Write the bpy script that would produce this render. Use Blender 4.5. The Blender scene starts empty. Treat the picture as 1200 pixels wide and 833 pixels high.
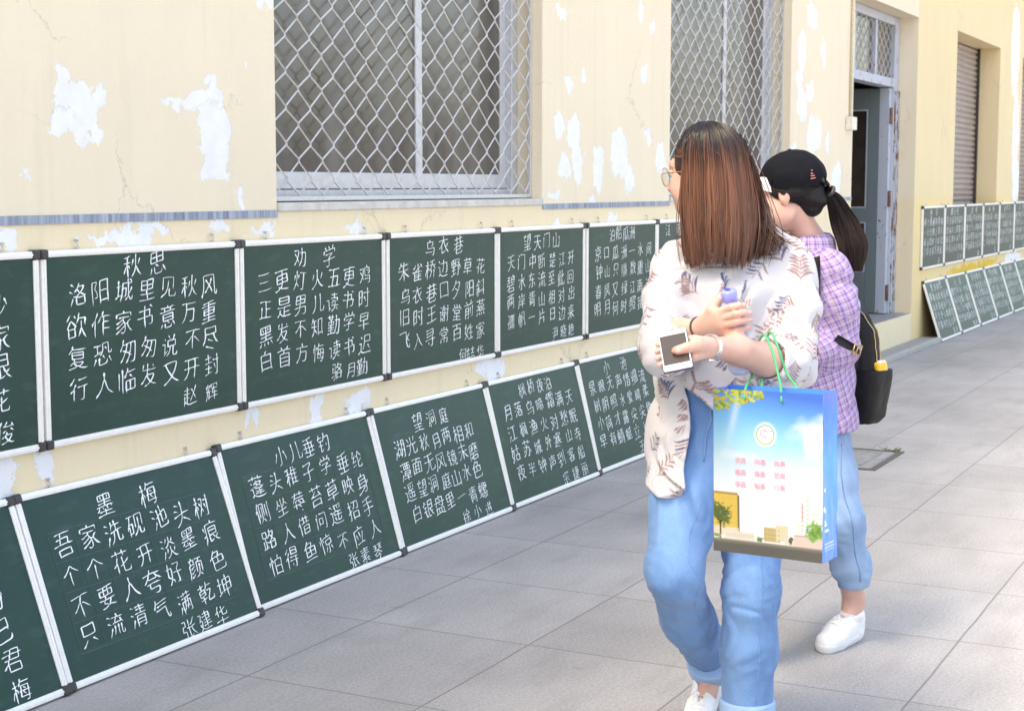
import bpy, math, random
import numpy as np
from mathutils import Vector, Matrix
from mathutils.bvhtree import BVHTree

# ------------------------------------------------------------------ camera, sky, sun, exposure
SC = bpy.context.scene
COL = SC.collection
FPX, CX, CY, HCAM = 1848.0, 600.0, 416.5, 1.49
PITCH = math.atan((416.5 - 218.0) / FPX)
YAW = math.atan2((1560 - CX) / FPX, math.cos(PITCH) + (416.5 - 218) / FPX * math.sin(PITCH))
cam = bpy.data.cameras.new('camera'); cam_o = bpy.data.objects.new('camera', cam); COL.objects.link(cam_o)
cam_o.location = (0, 0, HCAM); cam_o.rotation_euler = (math.pi / 2 - PITCH, 0, 0)
cam.sensor_width = 36; cam.lens = 36 * FPX / 1200; cam.clip_end = 500; cam.clip_start = .05
cam.dof.use_dof = True; cam.dof.focus_distance = 5.0; cam.dof.aperture_fstop = 9.0
SC.camera = cam_o
SUN_EL, SUN_AZ = math.radians(52), math.radians(-112)      # azimuth of the place the light comes from, clockwise from +Y
w = bpy.data.worlds.new('World'); SC.world = w; w.use_nodes = True
nt = w.node_tree; bg = nt.nodes['Background']
sky = nt.nodes.new('ShaderNodeTexSky'); sky.sky_type = 'NISHITA'; sky.sun_disc = False
sky.sun_elevation = SUN_EL; sky.sun_rotation = SUN_AZ; sky.dust_density = 4.0; sky.air_density = 1.0; sky.ozone_density = 1.5
nt.links.new(sky.outputs[0], bg.inputs[0]); bg.inputs[1].default_value = 0.15
sl = bpy.data.lights.new('sun', 'SUN'); sl.energy = 1.3; sl.angle = math.radians(38); sl.color = (1.0, .955, .90)
so = bpy.data.objects.new('sun', sl); COL.objects.link(so); so.location = (0, 0, 12)
sd = Vector((math.sin(SUN_AZ) * math.cos(SUN_EL), math.cos(SUN_AZ) * math.cos(SUN_EL), math.sin(SUN_EL)))
so.rotation_euler = sd.to_track_quat('Z', 'Y').to_euler()
SC.view_settings.view_transform = 'Standard'; SC.view_settings.look = 'None'
SC.view_settings.exposure = 2.23; SC.view_settings.gamma = 1.0
SC.view_settings.use_white_balance = True; SC.view_settings.white_balance_temperature = 8000; SC.view_settings.white_balance_tint = 10
SC.cycles.use_denoising = True; SC.cycles.max_bounces = 8; SC.cycles.transparent_max_bounces = 12

RNG = np.random.default_rng(7); random.seed(7)
cp, sp = math.cos(PITCH), math.sin(PITCH)
def ray(px, py):
    x = (px - CX) / FPX; y = -(py - CY) / FPX
    return np.array([x, cp + y * sp, -sp + y * cp])
def P(px, py, d):                      # a point seen at photo pixel (px, py), d metres in front of the camera
    r = ray(px, py); return np.array([0, 0, HCAM]) + r * (d / r[1])
UV = np.array([math.sin(YAW), math.cos(YAW), 0.]); VV = np.array([-math.cos(YAW), math.sin(YAW), 0.])
def Wp(u, v, z): return UV * u + VV * v + np.array([0, 0, z])      # along the wall, away from the camera's line, up
WROT = math.atan2(UV[1], UV[0])
WALL = 3.45
def on_wall(px, py, v=WALL):
    r = ray(px, py); t = v / (r @ VV); X = np.array([0, 0, HCAM]) + r * t
    return float(X @ UV), float(X[2])

# ------------------------------------------------------------------ materials
def mat(name): 
    m = bpy.data.materials.new(name); m.use_nodes = True
    return m, m.node_tree, m.node_tree.nodes['Principled BSDF']
def N(nt, typ, **kw):
    n = nt.nodes.new(typ)
    for k, v in kw.items():
        if k.startswith('i_'):
            key = k[2:]; key = int(key) if key.isdigit() else key
            n.inputs[key].default_value = v
        else: setattr(n, k, v)
    return n
def ramp(nt, fac, stops, interp='LINEAR'):
    r = nt.nodes.new('ShaderNodeValToRGB'); r.color_ramp.interpolation = interp
    els = r.color_ramp.elements
    while len(els) < len(stops): els.new(.5)
    for e, (p, c) in zip(els, stops):
        e.position = p; e.color = (c, c, c, 1) if isinstance(c, (int, float)) else (*c[:3], 1)
    nt.links.new(fac, r.inputs[0]); return r.outputs[0]
def mixc(nt, fac, a, b, mode='MIX'):
    m = nt.nodes.new('ShaderNodeMix'); m.data_type = 'RGBA'; m.blend_type = mode
    for sock, val in ((m.inputs[0], fac), (m.inputs[6], a), (m.inputs[7], b)):
        if hasattr(val, 'is_output'): nt.links.new(val, sock)
        elif isinstance(val, (int, float)): sock.default_value = val
        else: sock.default_value = (*val[:3], 1)
    return m.outputs[2]
def noise(nt, vec, scale, detail=4, rough=.55, dist=0.):
    n = N(nt, 'ShaderNodeTexNoise', i_Scale=scale, i_Detail=detail, i_Roughness=rough, i_Distortion=dist)
    if vec is not None: nt.links.new(vec, n.inputs['Vector'])
    return n.outputs[0]
def bump(nt, bs, h, strength=.3, dist=.01):
    b = N(nt, 'ShaderNodeBump', i_Strength=strength, i_Distance=dist); nt.links.new(h, b.inputs['Height'])
    nt.links.new(b.outputs[0], bs.inputs['Normal'])
def mapped(nt, vec, scale=(1, 1, 1), loc=(0, 0, 0)):
    m = N(nt, 'ShaderNodeMapping'); m.inputs['Scale'].default_value = scale; m.inputs['Location'].default_value = loc
    nt.links.new(vec, m.inputs['Vector']); return m.outputs[0]
def objco(nt): return nt.nodes.new('ShaderNodeTexCoord').outputs['Object']
def S(r, g, b):                         # sRGB 0-255 to linear
    f = lambda c: (c / 255 / 12.92) if c <= 10 else ((c / 255 + .055) / 1.055) ** 2.4
    return (f(r), f(g), f(b))
def simple(name, col, rough=.5, metal=0., nscale=30, namt=.12, bstr=.0, sheen=0., spec=.5, sss=0.):
    m, nt, bs = mat(name)
    o = objco(nt); n = noise(nt, o, nscale, 5)
    c = mixc(nt, ramp(nt, n, [(.3, 0.), (.7, 1.)]), tuple(x * (1 - namt) for x in col), tuple(min(1, x * (1 + namt)) for x in col))
    nt.links.new(c, bs.inputs['Base Color']); bs.inputs['Roughness'].default_value = rough; bs.inputs['Metallic'].default_value = metal
    bs.inputs['Specular IOR Level'].default_value = spec
    if bstr: bump(nt, bs, n, bstr, .004)
    if sheen: bs.inputs['Sheen Weight'].default_value = sheen
    if sss: bs.inputs['Subsurface Weight'].default_value = sss; bs.inputs['Subsurface Radius'].default_value = (.02, .008, .005); bs.inputs['Subsurface Scale'].default_value = .4
    return m
def attr_mat(name, rough=.7, bscale=0, bstr=.2, spec=.3, sss=0., sheen=0., namt=0., nscale=60, bdist=.003, wave=None):
    m, nt, bs = mat(name)
    a = N(nt, 'ShaderNodeAttribute', attribute_name='Col'); c = a.outputs['Color']
    o = objco(nt)
    if namt:
        n = noise(nt, o, nscale, 5)
        c = mixc(nt, ramp(nt, n, [(.3, 1 - namt), (.7, 1 + namt * .3)]), (0, 0, 0), c) if False else mixc(nt, 1.0, c, ramp(nt, n, [(.25, 1 - namt), (.75, 1.)]), 'MULTIPLY')
    nt.links.new(c, bs.inputs['Base Color']); bs.inputs['Roughness'].default_value = rough; bs.inputs['Specular IOR Level'].default_value = spec
    if bscale: bump(nt, bs, noise(nt, o, bscale, 4), bstr, bdist)
    if sss: bs.inputs['Subsurface Weight'].default_value = sss; bs.inputs['Subsurface Radius'].default_value = (.02, .008, .005); bs.inputs['Subsurface Scale'].default_value = .4
    if sheen: bs.inputs['Sheen Weight'].default_value = sheen
    return m

# ------------------------------------------------------------------ objects
def link(o, parent=None, mtx=None):
    COL.objects.link(o)
    if parent is not None: o.parent = parent
    return o
def tag(o, label=None, cat=None, group=None, kind=None):
    for k, v in (('label', label), ('category', cat), ('group', group), ('kind', kind)):
        if v: o[k] = v
    return o
def empty(name, loc=(0, 0, 0), rot=(0, 0, 0)):
    o = bpy.data.objects.new(name, None); o.location = loc; o.rotation_euler = rot; o.empty_display_size = .1
    return link(o)
def mesh_np(name, V, F, m, parent=None, smooth=True, col=None, attr=None):
    """V (n,3), F list/array of quads or mixed lists -> one mesh object"""
    me = bpy.data.meshes.new(name)
    if isinstance(F, np.ndarray):
        V = np.asarray(V, np.float32); k = F.shape[1]
        me.vertices.add(len(V)); me.vertices.foreach_set('co', V.ravel())
        me.loops.add(F.size); me.loops.foreach_set('vertex_index', F.astype(np.int32).ravel())
        me.polygons.add(len(F)); me.polygons.foreach_set('loop_start', np.arange(0, F.size, k, dtype=np.int32))
        me.polygons.foreach_set('loop_total', np.full(len(F), k, np.int32)); me.update(calc_edges=True)
    else:
        me.from_pydata([tuple(map(float, v)) for v in V], [], [tuple(f) for f in F]); me.update()
    if smooth: me.polygons.foreach_set('use_smooth', np.ones(len(me.polygons), bool))
    if col is not None:
        a = me.color_attributes.new('Col', 'FLOAT_COLOR', 'POINT')
        c4 = np.ones((len(V), 4), np.float32); c4[:, :3] = col; a.data.foreach_set('color', c4.ravel())
    if attr is not None:
        a = me.attributes.new('cloth', 'FLOAT_VECTOR', 'POINT'); a.data.foreach_set('vector', np.asarray(attr, np.float32).ravel())
    if m is not None: me.materials.append(m)
    o = bpy.data.objects.new(name, me); link(o, parent); return o

class MB:
    """collects boxes, tubes, lathes into one mesh"""
    def __init__(s): s.v = []; s.f = []
    def add(s, vs, fs):
        b = len(s.v); s.v += [tuple(map(float, v)) for v in vs]; s.f += [tuple(i + b for i in f) for f in fs]
    def box(s, a, b, bev=0.):
        x0, y0, z0 = a; x1, y1, z1 = b
        if not bev:
            s.add([(x0, y0, z0), (x1, y0, z0), (x1, y1, z0), (x0, y1, z0), (x0, y0, z1), (x1, y0, z1), (x1, y1, z1), (x0, y1, z1)],
                  [(0, 3, 2, 1), (4, 5, 6, 7), (0, 1, 5, 4), (1, 2, 6, 5), (2, 3, 7, 6), (3, 0, 4, 7)])
            return
        import bmesh
        bm = bmesh.new(); bmesh.ops.create_cube(bm, size=1)
        for v in bm.verts: v.co = ((x0 + x1) / 2 + v.co.x * (x1 - x0), (y0 + y1) / 2 + v.co.y * (y1 - y0), (z0 + z1) / 2 + v.co.z * (z1 - z0))
        bmesh.ops.bevel(bm, geom=bm.edges[:], offset=bev, segments=2, affect='EDGES', profile=.5)
        bm.verts.index_update(); s.add([v.co[:] for v in bm.verts], [[v.index for v in f.verts] for f in bm.faces]); bm.free()
    def tube(s, pts, r, n=6, closed=False, cap=True, flat=None):
        pts = [np.array(p, float) for p in pts]; k = len(pts); base = len(s.v)
        rr = r if hasattr(r, '__len__') else [r] * k
        up = None; vs = []
        for i, p in enumerate(pts):
            a = pts[(i - 1) % k] if (closed or i > 0) else p; b = pts[(i + 1) % k] if (closed or i < k - 1) else p
            t = b - a; t = t / (np.linalg.norm(t) + 1e-9)
            if up is None: up = np.array([0, 0, 1.]) if abs(t[2]) < .9 else np.array([1., 0, 0])
            x = np.cross(t, up); x /= np.linalg.norm(x) + 1e-9; y = np.cross(x, t); up = y
            for j in range(n):
                an = 2 * math.pi * j / n
                vs.append(p + rr[i] * (math.cos(an) * x + math.sin(an) * y * (flat or 1.)))
        fs = []
        for i in range(k if closed else k - 1):
            for j in range(n):
                a0 = i * n + j; a1 = i * n + (j + 1) % n; b0 = ((i + 1) % k) * n + j; b1 = ((i + 1) % k) * n + (j + 1) % n
                fs.append((a0, a1, b1, b0))
        if cap and not closed: fs.append(tuple(range(n))[::-1]); fs.append(tuple((k - 1) * n + j for j in range(n)))
        s.add(vs, fs)
    def lathe(s, prof, base, axis, n=24):
        base = np.array(base, float); t = np.array(axis, float); t /= np.linalg.norm(t)
        x = np.cross(t, [0, 0, 1.] if abs(t[2]) < .9 else [1., 0, 0]); x /= np.linalg.norm(x); y = np.cross(t, x)
        vs = []; fs = []
        for (h, r) in prof:
            for j in range(n):
                an = 2 * math.pi * j / n; vs.append(base + t * h + r * (math.cos(an) * x + math.sin(an) * y))
        for i in range(len(prof) - 1):
            for j in range(n):
                fs.append((i * n + j, i * n + (j + 1) % n, (i + 1) * n + (j + 1) % n, (i + 1) * n + j))
        fs.append(tuple(range(n))[::-1]); fs.append(tuple((len(prof) - 1) * n + j for j in range(n)))
        s.add(vs, fs)
    def build(s, name, m, parent=None, smooth=False):
        return mesh_np(name, s.v, s.f, m, parent, smooth)

# ------------------------------------------------------------------ signed distance modelling
_T = RNG.random((32, 32, 32)).astype(np.float32) * 2 - 1
def vnoise(x, y, z):
    xi = np.floor(x).astype(int); yi = np.floor(y).astype(int); zi = np.floor(z).astype(int)
    fx = x - xi; fy = y - yi; fz = z - zi
    fx = fx * fx * (3 - 2 * fx); fy = fy * fy * (3 - 2 * fy); fz = fz * fz * (3 - 2 * fz)
    g = lambda a, b, c: _T[(xi + a) & 31, (yi + b) & 31, (zi + c) & 31]
    l = lambda a, b, t: a + (b - a) * t
    return l(l(l(g(0, 0, 0), g(1, 0, 0), fx), l(g(0, 1, 0), g(1, 1, 0), fx), fy),
             l(l(g(0, 0, 1), g(1, 0, 1), fx), l(g(0, 1, 1), g(1, 1, 1), fx), fy), fz)
def smin(a, b, k):
    if k <= 0: return np.minimum(a, b)
    h = np.clip(.5 + .5 * (b - a) / k, 0, 1); return b * (1 - h) + a * h - k * h * (1 - h)
class SDF:
    def __init__(s, lo, hi, h):
        s.lo = np.array(lo, float); s.h = h; s.n = np.ceil((np.array(hi) - s.lo) / h).astype(int) + 1
        s.ax = [(s.lo[i] + np.arange(s.n[i]) * h).astype(np.float32) for i in range(3)]
        s.D = np.ones(s.n, np.float32)
    def op(s, fn, lo, hi, k=.01, mode='u'):
        m = k + 4 * s.h + .012
        i0 = np.maximum(0, np.floor((np.array(lo) - m - s.lo) / s.h).astype(int)); i1 = np.minimum(s.n, np.ceil((np.array(hi) + m - s.lo) / s.h).astype(int) + 1)
        if np.any(i1 <= i0): return
        sl_ = tuple(slice(a, b) for a, b in zip(i0, i1))
        X = s.ax[0][sl_[0]][:, None, None]; Y = s.ax[1][sl_[1]][None, :, None]; Z = s.ax[2][sl_[2]][None, None, :]
        d = fn(X, Y, Z).astype(np.float32); A = s.D[sl_]
        s.D[sl_] = smin(A, d, k) if mode == 'u' else -smin(-A, d, k)
    def cone(s, a, b, ra, rb, k=.012, mode='u', flat=None, fs=1.):
        a = np.array(a, np.float32); b = np.array(b, np.float32); R = max(ra, rb) * max(1, fs)
        ab = b - a; L2 = max(float(ab @ ab), 1e-9)
        fw = None if flat is None else np.array(flat, np.float32) / np.linalg.norm(flat)
        def fn(X, Y, Z):
            px = X - a[0]; py = Y - a[1]; pz = Z - a[2]
            h = np.clip((px * ab[0] + py * ab[1] + pz * ab[2]) / L2, 0, 1)
            qx = px - h * ab[0]; qy = py - h * ab[1]; qz = pz - h * ab[2]
            if fw is not None:
                w_ = (qx * fw[0] + qy * fw[1] + qz * fw[2]) * (1 / fs - 1); qx = qx + w_ * fw[0]; qy = qy + w_ * fw[1]; qz = qz + w_ * fw[2]
            d = np.sqrt(qx * qx + qy * qy + qz * qz) - (ra + (rb - ra) * h)
            return d * min(1, fs)
        s.op(fn, np.minimum(a, b) - R, np.maximum(a, b) + R, k, mode)
    def chain(s, pts, rad, k=.012, mode='u', flat=None, fs=1.):
        for i in range(len(pts) - 1): s.cone(pts[i], pts[i + 1], rad[i], rad[i + 1], k, mode, flat, fs)
    def ell(s, c, r, M=None, k=.012, mode='u'):
        c = np.array(c, np.float32); r = np.array(r, np.float32); M = np.eye(3) if M is None else np.asarray(M)
        R = float(max(r))
        def fn(X, Y, Z):
            x = X - c[0]; y = Y - c[1]; z = Z - c[2]
            q = [M[0, i] * x + M[1, i] * y + M[2, i] * z for i in range(3)]
            k0 = np.sqrt(sum((q[i] / r[i]) ** 2 for i in range(3))); k1 = np.sqrt(sum((q[i] / r[i] ** 2) ** 2 for i in range(3)))
            return k0 * (k0 - 1) / np.maximum(k1, 1e-6)
        s.op(fn, c - R, c + R, k, mode)
    def zloft(s, rows, k=.02, mode='u', p=2.0, yaw=0.):
        """rows (z, cx, cy, rx, ry) from low to high"""
        rows = sorted(rows); A = np.array(rows, float); zz = A[:, 0]; c_, s_ = math.cos(yaw), math.sin(yaw)
        R = float(A[:, 3:].max())
        def fn(X, Y, Z):
            z = Z.ravel(); it = lambda j: np.interp(z, zz, A[:, j]).astype(np.float32)[None, None, :]
            x0 = X - it(1); y0 = Y - it(2); rx = it(3); ry = it(4)
            x = (c_ * x0 + s_ * y0); y = (-s_ * x0 + c_ * y0)
            q = (np.abs(x / rx) ** p + np.abs(y / ry) ** p) ** (1 / p)
            d = (q - 1) * np.minimum(rx, ry)
            return np.maximum(d, np.maximum(zz[0] - Z, Z - zz[-1]))
        s.op(fn, (A[:, 1].min() - R, A[:, 2].min() - R, zz[0]), (A[:, 1].max() + R, A[:, 2].max() + R, zz[-1]), k, mode)
    def disp(s, fn, band=.05):
        idx = np.nonzero(np.abs(s.D) < band)
        if len(idx[0]) == 0: return
        s.D[idx] += fn(s.ax[0][idx[0]], s.ax[1][idx[1]], s.ax[2][idx[2]]).astype(np.float32)
    def sample(s, Pn):
        q = (Pn - s.lo) / s.h; q = np.clip(q, 0, s.n - 1.001); i = q.astype(int); f = q - i
        g = lambda a, b, c: s.D[i[:, 0] + a, i[:, 1] + b, i[:, 2] + c]
        l = lambda a, b, t: a + (b - a) * t
        return l(l(l(g(0, 0, 0), g(1, 0, 0), f[:, 0]), l(g(0, 1, 0), g(1, 1, 0), f[:, 0]), f[:, 1]),
                 l(l(g(0, 0, 1), g(1, 0, 1), f[:, 0]), l(g(0, 1, 1), g(1, 1, 1), f[:, 0]), f[:, 1]), f[:, 2])
    def grad(s, Pn):
        e = s.h; G = np.stack([s.sample(Pn + np.eye(3)[i] * e) - s.sample(Pn - np.eye(3)[i] * e) for i in range(3)], 1)
        return G / (np.linalg.norm(G, axis=1, keepdims=True) + 1e-9)
    def push_out(s, Pn, margin):
        for _ in range(2):
            d = s.sample(Pn); m = d < margin
            if not m.any(): break
            Q = Pn[m]; Pn[m] = Q + s.grad(Q) * (margin - d[m])[:, None]
        return Pn
    def mesh(s, smooth=2, biggest=False):
        D = s.D; ins = D < 0; n = s.n
        c = np.zeros(n - 1, np.uint8)
        for a in (0, 1):
            for b in (0, 1):
                for g in (0, 1): c += ins[a:n[0] - 1 + a, b:n[1] - 1 + b, g:n[2] - 1 + g]
        I = np.argwhere((c > 0) & (c < 8)); m = len(I)
        cn = [(a, b, g) for a in (0, 1) for b in (0, 1) for g in (0, 1)]
        val = np.stack([D[I[:, 0] + a, I[:, 1] + b, I[:, 2] + g] for a, b, g in cn], 1)
        acc = np.zeros((m, 3)); cnt = np.zeros(m)
        for i in range(8):
            for j in range(i + 1, 8):
                df = np.array(cn[j]) - np.array(cn[i])
                if np.abs(df).sum() != 1: continue
                va, vb = val[:, i], val[:, j]; mk = (va < 0) != (vb < 0)
                t = np.where(mk, va / np.where(mk, va - vb, 1), 0)
                acc[mk] += (np.array(cn[i]) + df * t[:, None])[mk]; cnt += mk
        V = s.lo + (I + acc / np.maximum(cnt, 1)[:, None]) * s.h
        idm = np.full(n - 1, -1, np.int32); idm[I[:, 0], I[:, 1], I[:, 2]] = np.arange(m)
        F = []
        for ax in range(3):
            sh = list(n); sh[ax] -= 1
            A = [slice(None)] * 3; B = [slice(None)] * 3; A[ax] = slice(0, n[ax] - 1); B[ax] = slice(1, n[ax])
            a = ins[tuple(A)]; b = ins[tuple(B)]; E = np.argwhere(a != b); o1, o2 = (ax + 1) % 3, (ax + 2) % 3
            E = E[(E[:, o1] > 0) & (E[:, o2] > 0) & (E[:, o1] < n[o1] - 1) & (E[:, o2] < n[o2] - 1)]
            q = []
            for d1, d2 in ((-1, -1), (0, -1), (0, 0), (-1, 0)):
                e = E.copy(); e[:, o1] += d1; e[:, o2] += d2; q.append(idm[e[:, 0], e[:, 1], e[:, 2]])
            q = np.stack(q, 1); fl = ~a[tuple(E.T)]; q[fl] = q[fl][:, ::-1]; F.append(q)
        F = np.concatenate(F); F = F[(F >= 0).all(1)]
        for it in range(smooth):
            e = np.concatenate([F[:, [0, 1]], F[:, [1, 2]], F[:, [2, 3]], F[:, [3, 0]]])
            sm = np.stack([np.bincount(e[:, 0], V[e[:, 1], i], m) + np.bincount(e[:, 1], V[e[:, 0], i], m) for i in range(3)], 1)
            ct = np.bincount(e.ravel(), minlength=m)[:, None]
            V = np.where(ct > 0, V * .5 + .5 * sm / np.maximum(ct, 1), V)
        return V, F
def vnormals(V, F):
    n = np.cross(V[F[:, 2]] - V[F[:, 0]], V[F[:, 3]] - V[F[:, 1]]); out = np.zeros_like(V)
    for i in range(3):
        for j in range(4): out[:, i] += np.bincount(F[:, j], n[:, i], len(V))
    return out / (np.linalg.norm(out, axis=1, keepdims=True) + 1e-9)
def strands_mesh(pts, rad, col, nside=3):
    """pts (S,N,3), rad (S,N), col (S,N,3) -> V, F, C"""
    Sn, Nn, _ = pts.shape
    T = np.gradient(pts, axis=1); T /= np.linalg.norm(T, axis=2, keepdims=True) + 1e-9
    ref = np.array([.31, .52, .79]); X = np.cross(T, ref); X /= np.linalg.norm(X, axis=2, keepdims=True) + 1e-9; Y = np.cross(T, X)
    ring = [pts + rad[..., None] * (math.cos(2 * math.pi * j / nside) * X + math.sin(2 * math.pi * j / nside) * Y) for j in range(nside)]
    V = np.stack(ring, 2).reshape(-1, 3); C = np.repeat(col[:, :, None, :], nside, 2).reshape(-1, 3)
    s_, n_, j_ = np.meshgrid(np.arange(Sn), np.arange(Nn - 1), np.arange(nside), indexing='ij')
    a = (s_ * Nn + n_) * nside + j_; b = (s_ * Nn + n_) * nside + (j_ + 1) % nside
    F = np.stack([a, b, b + nside, a + nside], -1).reshape(-1, 4)
    return V, F, C

# ------------------------------------------------------------------ shared materials
M = {}
M['alu'] = simple('aluminium_profile', (.84, .82, .785), .45, .12, 60, .05)
M['black_plastic'] = simple('dark_corner_plastic', (.035, .033, .034), .45, 0, 80, .2)
M['steel'] = simple('dull_steel', (.55, .53, .50), .45, .6, 80, .2)
M['grille'] = simple('grey_painted_wire', (.62, .61, .60), .5, .3, 120, .12)
M['window_alu'] = simple('window_aluminium', (.60, .61, .63), .45, .3, 25, .10)
M['granite'] = None
def wall_material(name, base, dado, PEEL=(), YELLOW=()):
    peel = True
    m, nt, bs = mat(name); o = objco(nt); L = nt.links
    sep = N(nt, 'ShaderNodeSeparateXYZ'); L.new(o, sep.inputs[0])
    big = noise(nt, o, .9, 4); fine = noise(nt, o, 55, 5, .6); mid = noise(nt, mapped(nt, o, (3, 3, .8)), 2.0, 5)
    c = mixc(nt, ramp(nt, big, [(.3, 0.), (.7, 1.)]), tuple(x * .95 for x in base), base)
    c = mixc(nt, ramp(nt, mid, [(.45, 0.), (.75, .35)]), c, tuple(x * 1.06 for x in base))
    # below the painted stripe the wash is a little yellower
    wob = N(nt, 'ShaderNodeMath', operation='MULTIPLY_ADD', i_1=.02, i_2=0.); L.new(big, wob.inputs[0])
    lz = N(nt, 'ShaderNodeMath', operation='LESS_THAN'); L.new(sep.outputs[2], lz.inputs[0]); lz.inputs[1].default_value = 1.385
    c = mixc(nt, lz.outputs[0], c, dado)
    # grime streaks
    st = noise(nt, mapped(nt, o, (14, 14, .7)), 1.0, 4); c = mixc(nt, ramp(nt, st, [(.56, 0.), (.8, .16)]), c, (.42, .38, .31))
    dl = noise(nt, o, 140, 2); c = mixc(nt, ramp(nt, dl, [(.70, 0.), (.78, .25)]), c, (.4, .35, .28))
    h = fine
    if peel:
        dn = N(nt, 'ShaderNodeTexNoise', i_Scale=7.0, i_Detail=7, i_Roughness=.70); L.new(o, dn.inputs['Vector'])
        dsub = N(nt, 'ShaderNodeVectorMath', operation='MULTIPLY_ADD'); L.new(dn.outputs['Color'], dsub.inputs[0])
        dsub.inputs[1].default_value = (.20, 0, .30); dsub.inputs[2].default_value = (-.10, 0, -.15)
        ad = N(nt, 'ShaderNodeVectorMath', operation='ADD'); L.new(o, ad.inputs[0]); L.new(dsub.outputs[0], ad.inputs[1])
        rag = noise(nt, mapped(nt, o, (30, 30, 15)), 1.0, 5, .65)
        def region(lst):
            acc = None
            for (px, py, rx, ry) in lst:
                u0, z0 = on_wall(px, py); u1, _ = on_wall(px + rx, py); _, z1 = on_wall(px, py - ry)
                mp = mapped(nt, ad.outputs[0], (1 / abs(u1 - u0), 0, 1 / abs(z1 - z0)), (-u0 / abs(u1 - u0), 0, -z0 / abs(z1 - z0)))
                ln = N(nt, 'ShaderNodeVectorMath', operation='LENGTH'); L.new(mp, ln.inputs[0])
                if acc is None: acc = ln.outputs['Value']
                else:
                    mn = N(nt, 'ShaderNodeMath', operation='MINIMUM'); L.new(acc, mn.inputs[0]); L.new(ln.outputs['Value'], mn.inputs[1]); acc = mn.outputs[0]
            rg = N(nt, 'ShaderNodeMath', operation='MULTIPLY_ADD', i_1=.9, i_2=-.45); L.new(rag, rg.inputs[0]); sm_ = N(nt, 'ShaderNodeMath', operation='ADD'); L.new(acc, sm_.inputs[0]); L.new(rg.outputs[0], sm_.inputs[1])
            return ramp(nt, sm_.outputs[0], [(.94, 1.), (.97, 0.)])
        mask = region(PEEL) if PEEL else None
        sc_ = noise(nt, mapped(nt, o, (5.5, 5.5, 2.2), (3, 0, 1)), 1.0, 6, .6); sc2 = ramp(nt, sc_, [(.685, 0.), (.70, 1.)])
        mx = N(nt, 'ShaderNodeMath', operation='MAXIMUM'); (L.new(mask, mx.inputs[0]) if mask is not None else setattr(mx.inputs[0], 'default_value', 0.)); L.new(sc2, mx.inputs[1])
        wn = noise(nt, o, 16, 4); wh = mixc(nt, ramp(nt, wn, [(.3, 0.), (.7, 1.)]), (.76, .765, .79), (.83, .835, .85))
        c = mixc(nt, mx.outputs[0], c, wh)
        if YELLOW:
            c = mixc(nt, region(YELLOW), c, (.72, .49, .06))
        sb = N(nt, 'ShaderNodeMath', operation='MULTIPLY_ADD', i_1=-1.6); L.new(mx.outputs[0], sb.inputs[0]); L.new(fine, sb.inputs[2]); h = sb.outputs[0]
        # hairline cracks
        vo = N(nt, 'ShaderNodeTexVoronoi', feature='DISTANCE_TO_EDGE', i_Scale=1.35); L.new(ad.outputs[0], vo.inputs['Vector'])
        cm = N(nt, 'ShaderNodeMath', operation='MULTIPLY'); L.new(ramp(nt, vo.outputs['Distance'], [(.0, 1.), (.006, 0.)]), cm.inputs[0]); L.new(ramp(nt, noise(nt, o, 1.7, 2), [(.52, 0.), (.62, .55)]), cm.inputs[1])
        c = mixc(nt, cm.outputs[0], c, (.42, .36, .28))
    L.new(c, bs.inputs['Base Color']); bs.inputs['Roughness'].default_value = .85; bs.inputs['Specular IOR Level'].default_value = .25
    bump(nt, bs, h, .5, .005); return m
PEEL = [(88,128,25,30),(70,98,7,24),(114,108,10,15),(113,155,9,14),(67,150,12,14),(88,155,18,12),
 (235,118,22,20),(252,160,16,42),(198,112,14,6),(254,205,16,15),(245,93,9,9),(215,125,14,10),(311,4,8,10),(27,193,4,7),(282,225,3,14),(292,72,2,3),
 (140,274,48,8),(14,278,14,13),(258,271,12,9),(308,268,16,8),(415,263,13,7),(185,276,14,6),(6,560,14,30),(52,545,13,19),(368,480,8,18),(420,472,16,12),(297,484,10,8),(574,432,16,14),(650,268,14,6),(710,262,14,5),
 (659,14,8,12),(655,150,5,19),(672,156,9,27),(662,200,7,18),(678,190,7,20),(701,194,7,24),(725,181,10,31),(737,212,6,20),(756,86,4,12),(751,15,3,14),(765,31,3,8),(775,188,6,24),(666,97,4,10),(684,86,3,8),(759,162,4,9),(695,231,5,8),(650,228,6,7),
 (940,122,6,18),(950,110,5,12),(954,159,9,24),(937,95,4,14),(980,208,6,17),(970,167,2,13),(940,60,5,26),(952,20,6,20),(930,185,4,14),(965,60,3,18),
 (1190,60,5,60),(1190,160,4,60),(1190,215,4,30),(1187,301,10,6)]
YELLOW = [(1140,313,26,5),(1128,319,12,4),(1158,308,10,4)]
W_A, W_B = 5.80, 9.70
def patches(lst, ua, ub): return [q for q in lst if ua <= on_wall(q[0], q[1])[0] < ub]
def band_mat():
    m, nt, bs = mat('blue_grey_stripe'); o = objco(nt)
    n = noise(nt, mapped(nt, o, (60, 60, 4)), 1.0, 4); c = ramp(nt, n, [(.3, S(110, 120, 138)), (.7, S(172, 180, 192))])
    nt.links.new(c, bs.inputs['Base Color']); bs.inputs['Roughness'].default_value = .85; bump(nt, bs, n, .4, .004); return m
M['band'] = band_mat()
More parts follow.
